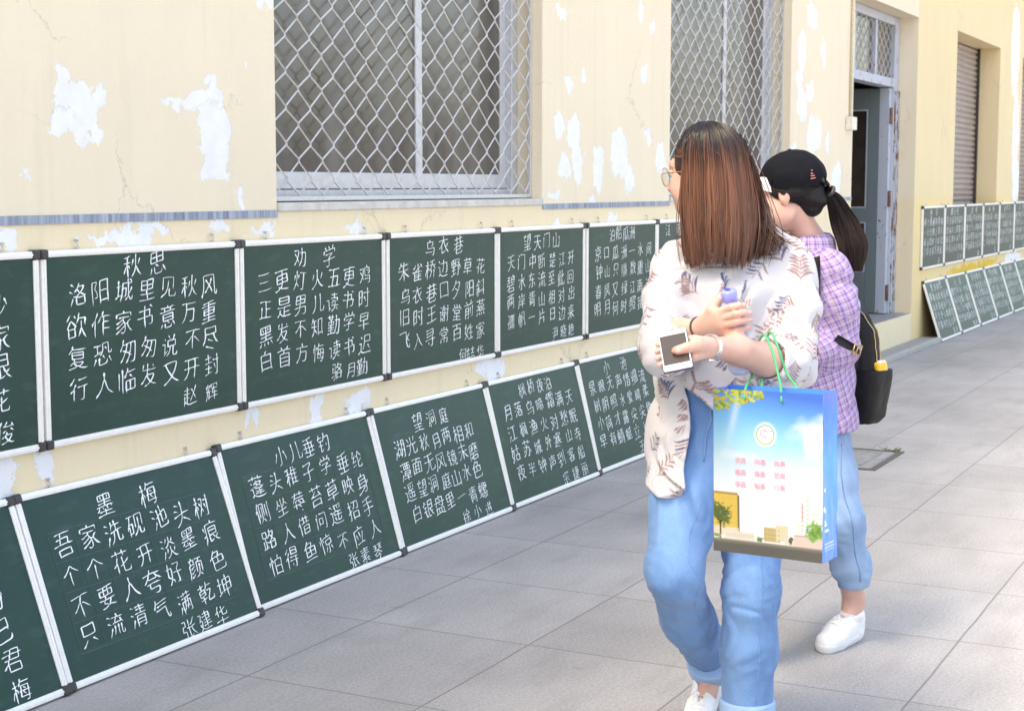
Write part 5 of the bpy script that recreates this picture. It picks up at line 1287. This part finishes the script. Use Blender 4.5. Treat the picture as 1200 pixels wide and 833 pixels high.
for r in range(3):
    for c_ in range(3):
        tx = BAGTXT[r * 3 + c_]
        for i, ch in enumerate(tx): w_.char(ch, .066 + c_ * .050 + i * .0150, .225 - r * .0285, .0155, 0, rise=0, wx=1.)
o = mesh_np('red_lettering', [(x, -.0062 + 0 * y, z) for x, y, z in w_.v], w_.f, simple('pink_red_print', (.80, .22, .30), .5), bg_, False)
cord = simple('green_bag_cord', (.05, .42, .16), .6, 0, 200, .2, .2)
bmx = Matrix.Translation(Vector(bo)) @ Matrix.Rotation(yawb, 4, 'Z') @ Matrix.Rotation(math.radians(-1.0), 4, 'Y'); inv = bmx.inverted()
def handle(y0, top):
    pl = [(.083, y0, bh_ - .022), (.083, y0, bh_ + .002)] + [tuple(inv @ Vector(p)) for p in top] + [(.178, y0, bh_ + .002), (.178, y0, bh_ - .022)]
    mb = MB(); mb.tube(list(smooth_path(pl, 40)), .0030, 6); mb.build('cord_handle', cord, bg_, True)
handle(-.0055, [Q(882, 440, -.26), Q(886, 410, -.235), Q(893, 388, -.26), Q(899, 394, -.325), Q(905, 410, -.355), Q(912, 438, -.365)])
handle(bd + .004, [Q(893, 440, -.235), Q(896, 404, -.215), Q(902, 384, -.25), Q(909, 398, -.325), Q(916, 420, -.335), Q(922, 440, -.32)])

# ------------------------------------------------------------------ the woman with the cap
Z2 = 5.05
Q2 = lambda px, py, d=0.: P(px, py, Z2 + d)
HC2 = Q2(924, 228, 0); HR2 = frame((-.90, .42, -.14))
b2 = unit((-.62, -.78, 0)); l2 = np.array((-b2[1], b2[0], 0)); YAW2 = math.atan2(l2[1], l2[0])      # chest direction; her left
s = SDF((Q2(835, 300)[0], 4.45, -.02), (Q2(1030, 300)[0], 5.5, 1.66), .0042)
head(s, HC2, HR2)
s.cone(HC2 + HR2 @ np.array((0, -.02, -.05)), Q2(949, 285, .03), .043, .043, .02); s.cone(Q2(949, 284, .03), Q2(948, 306, .03), .045, .07, .04)
z_ = lambda y: Q2(0, y)[2]
tc = lambda y, x, d, rx, ry: (z_(y), Q2(x, 0)[0], Z2 + d, rx, ry)
s.zloft([tc(520, 946, .02, .14, .10), tc(470, 948, .02, .12, .09), tc(400, 948, .02, .13, .095), tc(340, 947, .02, .145, .095), tc(305, 946, .02, .11, .07)], .03, yaw=YAW2)
SHL2, ELL2 = Q2(972, 316, -.07), Q2(984, 404, -.08); WRL2 = ELL2 + np.array((-.19, -.12, -.02))
s.chain([Q2(948, 306, .02), SHL2, ELL2, WRL2], [.05, .046, .038, .025], .03)
SHR2 = Q2(920, 312, .12); ELR2 = SHR2 + np.array((-.02, -.02, -.27)); WRR2 = ELR2 + np.array((-.12, -.18, .03))
s.chain([Q2(944, 306, .02), SHR2, ELR2, WRR2], [.05, .046, .038, .025], .03)
def soft_hand(s, w, d, n, side, r=.0085):
    d = unit(d); n = unit(n); t = np.cross(d, n) * side
    for i, (o, L) in enumerate(((.027, .068), (.009, .076), (-.009, .071), (-.026, .056))):
        k0 = w + d * .085 + t * o - n * abs(o) * .1; s.cone(w + t * o * .5, k0, .015, .011, .012)
        p1 = k0 + d * L * .42 + n * L * .18; p2 = p1 + d * L * .22 + n * L * .26; p3 = p2 + d * L * .05 + n * L * .24; s.chain([k0, p1, p2, p3], [r * 1.05, r, r * .92, r * .8], .003)
    c = w + d * .02 + t * .022; s.chain([c, c + d * .032 + t * .022 + n * .012, c + d * .06 + t * .026 + n * .026, c + d * .082 + t * .02 + n * .036], [.015, .0115, .010, .0082], .008)
soft_hand(s, WRL2, (-.85, -.5, -.05), (.3, -.5, -.8), -1); soft_hand(s, WRR2, (-.3, -.9, .1), (.6, -.3, -.7), 1)
HPL2, KNL2, ANL2 = Q2(966, 516, .0), Q2(985, 606, -.08), Q2(1001, 704, .02)
HPR2, KNR2, ANR2 = Q2(930, 516, .05), Q2(900, 612, -.20), Q2(884, 724, -.26)
s.chain([HPL2, KNL2, ANL2], [.075, .052, .036], .03); s.chain([HPR2, KNR2, ANR2], [.075, .052, .036], .03)
FL2 = np.array((ANL2[0] - .015, ANL2[1] - .01, 0.)); FR2 = np.array((ANR2[0], ANR2[1], 0.))
s.cone(ANL2, FL2 + np.array((-.02, -.02, .05)), .033, .03, .02); s.cone(ANR2, FR2 + np.array((-.02, -.02, .05)), .033, .03, .02)
V, F = s.mesh(1); W2 = mesh_np('person', V, F, M['skin'], None, True, head_colors(V, HC2, HR2, np.tile(SKIN, (len(V), 1))))
tag(W2, 'woman with black ponytail, cap and purple plaid shirt walking behind her friend', 'person'); eyes(W2, HC2, HR2)
# jeans
s = SDF((Q2(840, 300)[0], 4.5, .05), (Q2(1040, 300)[0], 5.45, 1.02), .0042)
s.zloft([tc(560, 946, .02, .155, .115), tc(515, 946, .02, .162, .12), tc(470, 947, .02, .14, .10)], .03, p=2.3, yaw=YAW2)
s.chain([HPL2, Q2(974, 560, -.04), KNL2, Q2(997, 660, -.03), Q2(1001, 690, -.005)], [.086, .084, .070, .058, .053], .035)
s.chain([HPR2, Q2(916, 560, -.06), KNR2, Q2(888, 680, -.25), Q2(885, 708, -.26)], [.086, .084, .070, .058, .053], .035)
s.disp(fold_fn(3.7, .005, 12., 6., .2)); s.disp(fold_fn(5.7, .002, 9., 13., .4)); cut(s, Q2(1001, 686, -.005), (.1, .03, -1)); cut(s, Q2(885, 704, -.26), (-.1, 0, -1))
V, F = s.mesh(2); JE2 = mesh_np('jeans', V, F, M['denim_pale'], W2, True, leg_tone(V, [(Q2(970, 560, -.1), Q2(984, 620, -.16), .07, .30), (Q2(990, 640, -.1), Q2(998, 680, -.06), .05, .12)], 5.))
seam_p = simple('pale_seam_thread', (.19, .31, .50), .9)
mb = MB(); mb.tube(surf_line(V, F, interp([Q2(984, 520, -.09), Q2(986, 560, -.13), Q2(1000, 615, -.16), Q2(1008, 680, -.07)], 30), .0004), .0022, 5); mb.build('side_seam', seam_p, JE2, True)
sneaker(W2, FL2, (-.68, -.73, 0), (0, 0, 1), .245); sneaker(W2, FR2, (-.62, -.78, 0), (0, 0, 1), .245)
# sock tops
for A in (ANL2, ANR2): band(A + np.array((-.012, -.012, -.045)), np.array((.02, .02, 1.)), .036, .02, .004, 40, simple('white_sock', (.75, .75, .77), .9), 'sock', W2)
# shirt
def plaid_mat():
    m, nt, bs = mat('purple_plaid_cotton'); L = nt.links; a = N(nt, 'ShaderNodeAttribute', attribute_name='cloth'); sp_ = N(nt, 'ShaderNodeSeparateXYZ'); L.new(a.outputs['Vector'], sp_.inputs[0])
    def stripe(sock, period, stops):
        d = N(nt, 'ShaderNodeMath', operation='DIVIDE', i_1=period); L.new(sock, d.inputs[0]); f = N(nt, 'ShaderNodeMath', operation='FRACT'); L.new(d.outputs[0], f.inputs[0]); return ramp(nt, f.outputs[0], stops, 'LINEAR')
    Wt, Pu, Br = S(222, 210, 238), S(142, 108, 205), S(176, 138, 150)
    e = .04
    def stops(): return [(0, Wt), (.16, Wt), (.16 + e * 2, Pu), (.42, Pu), (.42 + e * 2, Wt), (.56, Wt), (.56 + e * 2, Br), (.70, Br), (.70 + 2 * e, Wt), (1, Wt)]
    c = mixc(nt, .5, stripe(sp_.outputs[0], .023, stops()), stripe(sp_.outputs[1], .023, stops()))
    wv = noise(nt, objco(nt), 900, 2); c = mixc(nt, .25, c, ramp(nt, wv, [(.3, .35), (.7, .75)]), 'OVERLAY')
    c = mixc(nt, 1., c, (.62, .585, .63), 'MULTIPLY')
    L.new(c, bs.inputs['Base Color']); bs.inputs['Roughness'].default_value = .85; bs.inputs['Specular IOR Level'].default_value = .2; bump(nt, bs, noise(nt, objco(nt), 60, 3), .3, .003); return m
M['plaid'] = plaid_mat()
s = SDF((Q2(850, 300)[0], 4.5, z_(520)), (Q2(1035, 300)[0], 5.45, z_(270)), .0042)
s.zloft([tc(503, 952, .03, .182, .150), tc(450, 951, .02, .172, .135), tc(390, 949, .02, .172, .128), tc(340, 948, .02, .175, .120), tc(318, 947, .02, .155, .10), tc(296, 946, .025, .10, .075), tc(284, 946, .025, .07, .062)], .03, p=2.3, yaw=YAW2)
s.chain([Q2(952, 306, -.01), SHL2 + np.array((0, 0, .002)), Q2(983, 360, -.09), ELL2 + np.array((.004, .01, 0))], [.058, .062, .062, .062], .03)
s.chain([ELL2 + np.array((.004, .01, -.01)), ELL2 + (WRL2 - ELL2) * .45], [.064, .056], .02); s.cone(ELL2 + np.array((.002, .03, -.03)), ELL2 + (WRL2 - ELL2) * .3 + np.array((0, .02, -.03)), .05, .045, .03)
s.chain([Q2(938, 308, .05), SHR2, ELR2, ELR2 + (WRR2 - ELR2) * .5], [.058, .062, .060, .050], .03)
s.disp(fold_fn(7.3, .0058, 8.5, 4.5, .28))
cL = ELL2 + (WRL2 - ELL2) * .42; s.cone(cL, cL + (WRL2 - ELL2) * .4, .036, .044, .004, 's'); s.cone(Q2(945, 295, .01), Q2(943, 255, .0), .050, .072, .006, 's')
cut2 = lambda X, Y, Z: z_(500) + .012 * np.sin(X * 22 + Y * 9) - Z
s.D = np.maximum(s.D, cut2(s.ax[0][:, None, None], s.ax[1][None, :, None], s.ax[2][None, None, :])).astype(np.float32)
V, F = s.mesh(2); Nv = vnormals(V, F)
# cloth coordinates: sleeves run along the arm, the body runs round the trunk
def arm_uv(V, a, b, yref):
    d = unit(b - a); q = V - a; t = q @ d; r = q - t[:, None] * d; x = unit(np.cross(d, yref)); y = np.cross(x, d); return t, np.arctan2(r @ y, r @ x) * .062, np.linalg.norm(r, axis=1), t / np.linalg.norm(b - a)
q = V - np.array((Q2(949, 0)[0], Z2 + .02, 0)); ang = np.arctan2(q @ b2, q @ l2); u0 = ang * .155; v0 = V[:, 2] + .02 * np.sin(ang * 2)
t1, w1, r1, f1 = arm_uv(V, SHL2, ELL2, np.array((0, 1., 0))); t2, w2, r2, f2_ = arm_uv(V, ELL2, WRL2, np.array((0, 1., 0)))
on_arm = (r1 < .078) & (f1 > .05) & (f1 < 1.05) & (V[:, 0] > Q2(957, 0)[0]); on_fore = (r2 < .075) & (f2_ > .02) & (V[:, 1] < Z2 - .12) & ~on_arm
uvw = np.stack([u0, v0, 0 * u0], 1); uvw[on_arm] = np.stack([w1, t1, 0 * t1], 1)[on_arm]; uvw[on_fore] = np.stack([w2, t2 + .05, 0 * t2], 1)[on_fore]
ca_, sa_ = math.cos(.30), math.sin(.30); uvw = np.stack([uvw[:, 0] * ca_ - uvw[:, 1] * sa_, uvw[:, 0] * sa_ + uvw[:, 1] * ca_, uvw[:, 2]], 1)
SHIRT2 = mesh_np('shirt', V, F, M['plaid'], W2, True, None, uvw); S2s = s
def plaid_strip(o):
    n = len(o.data.vertices); co = np.zeros(n * 3); o.data.vertices.foreach_get('co', co); co = co.reshape(-1, 3); a = o.data.attributes.new('cloth', 'FLOAT_VECTOR', 'POINT'); q = co - NB2
    a.data.foreach_set('vector', np.stack([np.arctan2(q[:, 1], q[:, 0]) * .075, q[:, 2], 0 * q[:, 2]], 1).astype(np.float32).ravel())
NB2 = Q2(945, 288, .02); fw2 = math.atan2(b2[1], b2[0])
for sg in (1, -1): plaid_strip(collar(SHIRT2, M['plaid'], NB2, .058, sg, .25, 3.1, .012, .05, 'collar', (1, 1, 1), fw2))
# cap
capm = simple('black_cap_cotton', (.0065, .0075, .011), .85, 0, 300, .25, .15, 0., .15)
s = SDF(HC2 - .18, HC2 + .18, .0034); T2 = lambda p: HC2 + HR2 @ np.array(p)
s.ell(T2((0, -.020, .046)), (.090, .108, .094), HR2, .01)
s.ell(T2((0, -.015, .030)), (.080, .097, .078), HR2, .006, 's')
qn = HR2 @ unit(np.array((0, -.30, 1.0))); pc = T2((0, 0, .016)); X, Y, Z = s.ax[0][:, None, None], s.ax[1][None, :, None], s.ax[2][None, None, :]
pl_ = -((X - pc[0]) * qn[0] + (Y - pc[1]) * qn[1] + (Z - pc[2]) * qn[2]); s.D = np.maximum(s.D, pl_).astype(np.float32)
s.ell(T2((0, -.125, .012)), (.034, .05, .028), HR2, .006, 's')
def capd(x, y, z):
    q = np.stack([x, y, z], -1) - HC2; q = q @ HR2; a = np.arctan2(q[..., 0], q[..., 1] + .02); return .0022 * np.exp(-((np.abs((a * 3 / math.pi + .5) % 1 - .5)) / .03) ** 2) + .002 * vnoise(x * 40, y * 40, z * 40)
s.disp(capd); V, F = s.mesh(2); CAP = mesh_np('cap', V, F, capm, W2, True)
rows = []
for i in range(9):
    f = i / 8; row = []
    for j in range(19):
        a = (j / 18 - .5) * 2 * 1.05; rx, ry = .084, .100
        base = np.array((rx * math.sin(a), -.018 + ry * math.cos(a), .060 + .004 * math.cos(a))); ext = .078 * (1 - (abs(a) / 1.06) ** 2.6)
        p_ = base + f * np.array((ext * math.sin(a) * .25, ext, .002 * f - .040 * (a / 1.05) ** 2 * f - .012 * (a / 1.05) ** 2)); row.append(T2(p_))
    rows.append(row)
strip(rows, .004, simple('white_cap_brim', (.78, .76, .80), .8, 0, 200, .06), 'brim', CAP)
mb = MB(); mb.tube([T2(p) for p in ((-.036, -.112, .030), (-.022, -.124, .016), (0, -.128, .012), (.022, -.124, .016), (.036, -.112, .030))], .0075, 8, flat=.5); mb.build('back_strap', capm, CAP, True)
mb = MB(); mb.lathe([(-.004, .008), (.0, .0075), (.003, .004)], T2((0, -.020, .139)), HR2[:, 2], 16); mb.build('top_button', capm, CAP, True)
tr_ = BVHTree.FromPolygons([Vector(v) for v in V], [tuple(f) for f in F]); pink = simple('pink_embroidery', (.62, .20, .22), .8); mb = MB()
for (yy, zz, ln) in ((-.098, .052, .010), (-.101, .045, .018), (-.100, .062, .006), (-.102, .037, .022)):
    l_ = [tr_.find_nearest(Vector(T2((-.062, yy + k_ * ln, zz)))) for k_ in np.linspace(-.5, .5, 5)]; mb.tube([np.array(h[0]) + np.array(h[1]) * .001 for h in l_], .0017, 5)
mb.build('embroidered_mark', pink, CAP, True)
# hair under the cap and the ponytail
s = SDF(HC2 - .2, HC2 + .18, .0042)
s.ell(T2((0, -.020, .034)), (.081, .098, .087), HR2, .01); s.cone(T2((0, -.078, -.030)), T2((0, -.072, -.048)), .046, .033, .03, flat=HR2[:, 0], fs=1.15)
s.cone(T2((0, .135, -.07)), T2((0, .115, .03)), .085, .055, .01, 's'); s.ell(T2((-.085, .004, -.010)), (.03, .034, .045), HR2, .012, 's'); s.ell(T2((.085, .004, -.010)), (.03, .034, .045), HR2, .012, 's')
s.ell(T2((-.07, .06, -.045)), (.035, .055, .055), HR2, .012, 's'); s.ell(T2((.07, .06, -.045)), (.035, .055, .055), HR2, .012, 's')
s.disp(lambda x, y, z: .0016 * vnoise(x * 110, y * 110, z * 14)); V, F = s.mesh(1); HAIR2 = mesh_np('hair', V, F, M['hair_black'], W2, True, np.tile(np.array((.011, .009, .009)), (len(V), 1)))
tie = T2((0, -.128, -.008)); rng = np.random.default_rng(5)
# combed back hair between the cap and the tie
nc = 1500; RR = np.array((.0835, .1005, .090)); cc = np.array((0, -.020, .034)); sd_ = np.where(rng.random(nc) < .5, -1., 1.); tq = rng.random(nc); jit = rng.normal(size=(nc, 3)) * np.array((.004, .007, .007))
key = np.array([(.070, .050, .012), (.080, .030, .022), (.083, .005, .030), (.082, -.022, .004), (.074, -.045, -.030), (.058, -.062, -.055), (.030, -.075, -.066), (.0, -.080, -.068)]); kx = np.linspace(0, 1, len(key))
st_ = np.stack([np.interp(tq, kx, key[:, i]) for i in range(3)], 1) + jit; st_[:, 0] *= sd_
ed_ = np.array((0, -.122, -.008)) + rng.normal(size=(nc, 3)) * .005; A_ = (st_ - cc) / RR; B_ = (ed_ - cc) / RR; A_ /= np.linalg.norm(A_, axis=1, keepdims=True); B_ /= np.linalg.norm(B_, axis=1, keepdims=True)
fz = np.linspace(0, 1, 12)[None, :, None]; D_ = A_[:, None] * (1 - fz) + B_[:, None] * fz; D_ /= np.linalg.norm(D_, axis=2, keepdims=True)
pc_ = cc + D_ * RR * (1.0 + .02 * rng.random((nc, 1, 1))) * (1 + .015 * np.sin(fz * 3.1)); pc_ = HC2 + pc_ @ HR2.T
rc_ = np.full((nc, 12), .0011) * rng.uniform(.7, 1.3, (nc, 1)); rc_[:, :3] *= np.linspace(.3, 1, 3); vc_ = (.8 + rng.normal(size=nc) * .3).clip(.3)[:, None, None]
Vh, Fh, Ch = strands_mesh(pc_, rc_, np.array((.015, .012, .0115)) * vc_ * np.ones((1, 12, 1))); mesh_np('combed_hair', Vh, Fh, M['hair_black'], HAIR2, True, Ch); Sn, Nn = 1500, 22
spine = smooth_path([tie + np.array((-.012, 0, .0)), tie + np.array((.018, .0, .004)), Q2(985, 256, -.0), Q2(998, 276, -.04), Q2(1003, 298, -.06), Q2(1000, 318, -.06)], Nn)
for _ in range(14): spine[1:-1] = .25 * spine[:-2] + .5 * spine[1:-1] + .25 * spine[2:]
rp = np.interp(np.linspace(0, 1, Nn), [0, .06, .2, .5, .75, 1], [.020, .014, .026, .041, .045, .026]); pts = np.zeros((Sn, Nn, 3)); a = rng.uniform(0, 2 * math.pi, Sn); rr = np.sqrt(rng.random(Sn)); cl = np.round(a * 9 + rng.normal(size=Sn) * .8) / 9
T_ = np.gradient(spine, axis=0); T_ /= np.linalg.norm(T_, axis=1, keepdims=True); X_ = np.cross(T_, np.array((0, 1., 0))); X_ /= np.linalg.norm(X_, axis=1, keepdims=True); Y_ = np.cross(T_, X_)
lenf = 1 - .16 * rng.random(Sn) ** 2
for i in range(Nn):
    t = i / (Nn - 1) * lenf; k = t * (Nn - 1); i0 = np.minimum(k.astype(int), Nn - 2); f = (k - i0)[:, None]; L_ = lambda A: A[i0] * (1 - f) + A[i0 + 1] * f
    R_i = np.interp(t, np.linspace(0, 1, Nn), rp) * rr * (1 + .1 * np.sin(cl * 13)); aa = a + .3 * np.sin(t * 3 + cl * 5)
    pts[:, i] = L_(spine) + (R_i * np.cos(aa))[:, None] * L_(X_) + (R_i * np.sin(aa) * .8)[:, None] * L_(Y_)
fl = pts.reshape(-1, 3); S2s.push_out(fl, .004); pts = fl.reshape(Sn, Nn, 3)
rad = np.full((Sn, Nn), .0013) * rng.uniform(.7, 1.3, (Sn, 1)); rad[:, -5:] *= np.linspace(1, .3, 5)
var = (.8 + .5 * np.sin(cl * 31) ** 2 + rng.normal(size=Sn) * .2)[:, None, None].clip(.3); tt = np.linspace(0, 1, Nn)[None, :, None]
C = (np.array((.010, .008, .008)) * (1 - tt) + np.array((.024, .014, .012)) * tt) * var; Vh, Fh, Ch = strands_mesh(pts, rad, C); mesh_np('ponytail', Vh, Fh, M['hair_black'], HAIR2, True, Ch)
torus(tie + np.array((.006, 0, 0)), spine[3] - spine[0], .015, .006, 24, 8).build('hair_tie', M['black_plastic'], HAIR2, True)

# ------------------------------------------------------------------ backpack
nyl = simple('black_backpack_nylon', (.008, .008, .010), .6, 0, 400, .3, .12, spec=.22); goldz = simple('brass_zip', (.48, .34, .15), .35, .8, 300, .2)
bp = empty('backpack', tuple(Q2(988, 492, .10)), (0, 0, 0)); tag(bp, 'black backpack with gold zips worn by the woman in the cap', 'backpack')
BB = np.stack([l2, -b2, np.array((0, 0, 1.))], 1); ob = np.array(bp.location)        # right along her left, outwards from her back, up
bpX = lambda p: (BB @ np.array(p, float))
s = SDF((-.20, -.20, -.02), (.20, .20, .44), .0042)
fb_ = lambda x, y: bpX((x, y, 0))
cxy = lambda x, y: (fb_(x, y)[0], fb_(x, y)[1])
yb = math.atan2(l2[1], l2[0])
def lo(rows, k=.02, p=3.2): s.zloft([(z, *cxy(x, y), rx, ry) for z, x, y, rx, ry in rows], k, 'u', p, yb)
lo([(.0, 0, -.01, .085, .05), (.03, 0, -.01, .115, .068), (.18, 0, -.012, .125, .072), (.30, 0, -.02, .115, .064), (.355, 0, -.03, .085, .050), (.378, 0, -.035, .045, .03)])
lo([(.0, 0, .04, .082, .025), (.03, 0, .045, .105, .045), (.12, 0, .05, .118, .058), (.165, 0, .045, .116, .054)], .01)
lo([(.0, .085, -.005, .030, .055), (.02, .09, -.005, .045, .068), (.13, .10, -.003, .050, .074), (.175, .10, .0, .052, .078)], .008)
s.disp(lambda x, y, z: .004 * vnoise(x * 16, y * 16, z * 14) - .0025 * np.abs(vnoise(x * 30, y * 30, z * 26)))
V, F = s.mesh(2); bag_o = mesh_np('pack_body', V, F, nyl, bp, True)
trb = BVHTree.FromPolygons([Vector(v) for v in V], [tuple(f) for f in F])
def onb(p, off=.001): h = trb.find_nearest(Vector(p)); return np.array(h[0]) + np.array(h[1]) * off
for y_ in (.034, -.030):
    mb = MB(); pl = [bpX((.115, y_ + .006, .185)), bpX((.12, y_, .25)), bpX((.108, y_ - .004, .31)), bpX((.07, y_ - .012, .36)), bpX((0, y_ - .015, .385)), bpX((-.07, y_ - .012, .36)), bpX((-.115, y_, .28)), bpX((-.12, y_, .19))]
    mb.tube([onb(p) for p in interp(pl, 60)], .0042, 6, flat=.6); mb.build('zip', goldz, bp, True)
    mb = MB(); p0 = onb(bpX((.118, y_ + .006, .185)), .004); mb.tube([p0, p0 + np.array((0, -.002, -.012)), p0 + np.array((.002, -.004, -.028))], .004, 6, flat=.5); mb.build('zip_pull', goldz, bp, True)
mb = MB(); mb.tube(list(smooth_path([bpX((-.03, -.075, .365)), bpX((-.025, -.08, .405)), bpX((.025, -.08, .405)), bpX((.03, -.075, .365))], 16)), .007, 6); mb.build('grab_loop', nyl, bp, True)
# straps in the pack's own space
def world_strap(name, pts, wdt, th, m, side):
    p = smooth_path([np.array(x) - ob for x in pts], 36); rows = []
    T_ = np.gradient(p, axis=0); T_ /= np.linalg.norm(T_, axis=1, keepdims=True); sd_ = np.cross(T_, np.array(side)); sd_ /= np.linalg.norm(sd_, axis=1, keepdims=True) + 1e-9; nn = np.cross(T_, sd_)
    sd2 = np.array([unit(np.array(side) - t * (t @ np.array(side))) for t in T_])
    return strip([list(p - sd2 * wdt / 2), list(p), list(p + sd2 * wdt / 2)], th, m, name, bp, (.014, .014, .018))
nylc = attr_mat('black_webbing', .6, 500, .2, .3)
sh_top = [Q2(992, 362, .14), Q2(976, 318, .06), Q2(966, 296, -.02), Q2(958, 302, -.085), Q2(955, 325, -.135), Q2(955, 360, -.155)]
sv = np.array(sh_top); S2s.push_out(sv, .006); world_strap('shoulder_strap', sv, .034, .006, nylc, (.75, -.6, .2))
lw = [Q2(955, 360, -.155), Q2(962, 385, -.165), Q2(983, 396, -.15), Q2(994, 416, -.06), Q2(1004, 446, .02), Q2(1010, 472, .06)]
wb = [Q2(978, 398, -.155), Q2(990, 410, -.11), Q2(998, 430, -.03), Q2(1003, 452, .03), Q2(1008, 475, .06)]
sv = np.array(wb); S2s.push_out(sv, .007); world_strap('webbing_strap', sv, .026, .004, nylc, (.5, -.2, .8))
bc = np.array(sv[1]) - ob + np.array((0, -.012, 0)); mb = MB(); bx_, bz_ = unit((.75, .35, -.2)), unit((.3, 0, .95))
for (p_, q_) in (((-1, -1), (1, -1)), ((1, -1), (1, 1)), ((1, 1), (-1, 1)), ((-1, 1), (-1, -1)), ((0, -1), (0, 1))): mb.tube([bc + bx_ * p_[0] * .014 + bz_ * p_[1] * .016, bc + bx_ * q_[0] * .014 + bz_ * q_[1] * .016], .0024, 6)
mb.build('buckle', goldz, bp, True)
# yellow packet in the outer pocket
pk = empty('tissue_packet', tuple(ob + bpX((.128, -.004, .140)))); tag(pk, 'yellow packet sticking out of the black backpack pocket', 'packet')
s = SDF((-.08, -.08, -.02), (.08, .08, .09), .003); s.zloft([(-.01, 0, 0, .034, .016), (.03, 0, 0, .036, .018), (.058, 0, 0, .036, .015), (.062, 0, 0, .034, .010)], .006, 'u', 3.5, yb + math.pi / 2); s.disp(lambda x, y, z: .002 * vnoise(x * 50, y * 50, z * 50)); V, F = s.mesh(2)
mesh_np('wrapper', V, F, simple('yellow_wrapper', (.78, .46, .02), .35), pk, True)
mb = MB(); mb.box((-.022, -.010, .058), (.022, .010, .066), .002); t_ = mb.build('tissue', simple('white_tissue', (.8, .8, .8), .9), pk); t_.rotation_euler = (0, 0, yb + math.pi / 2)
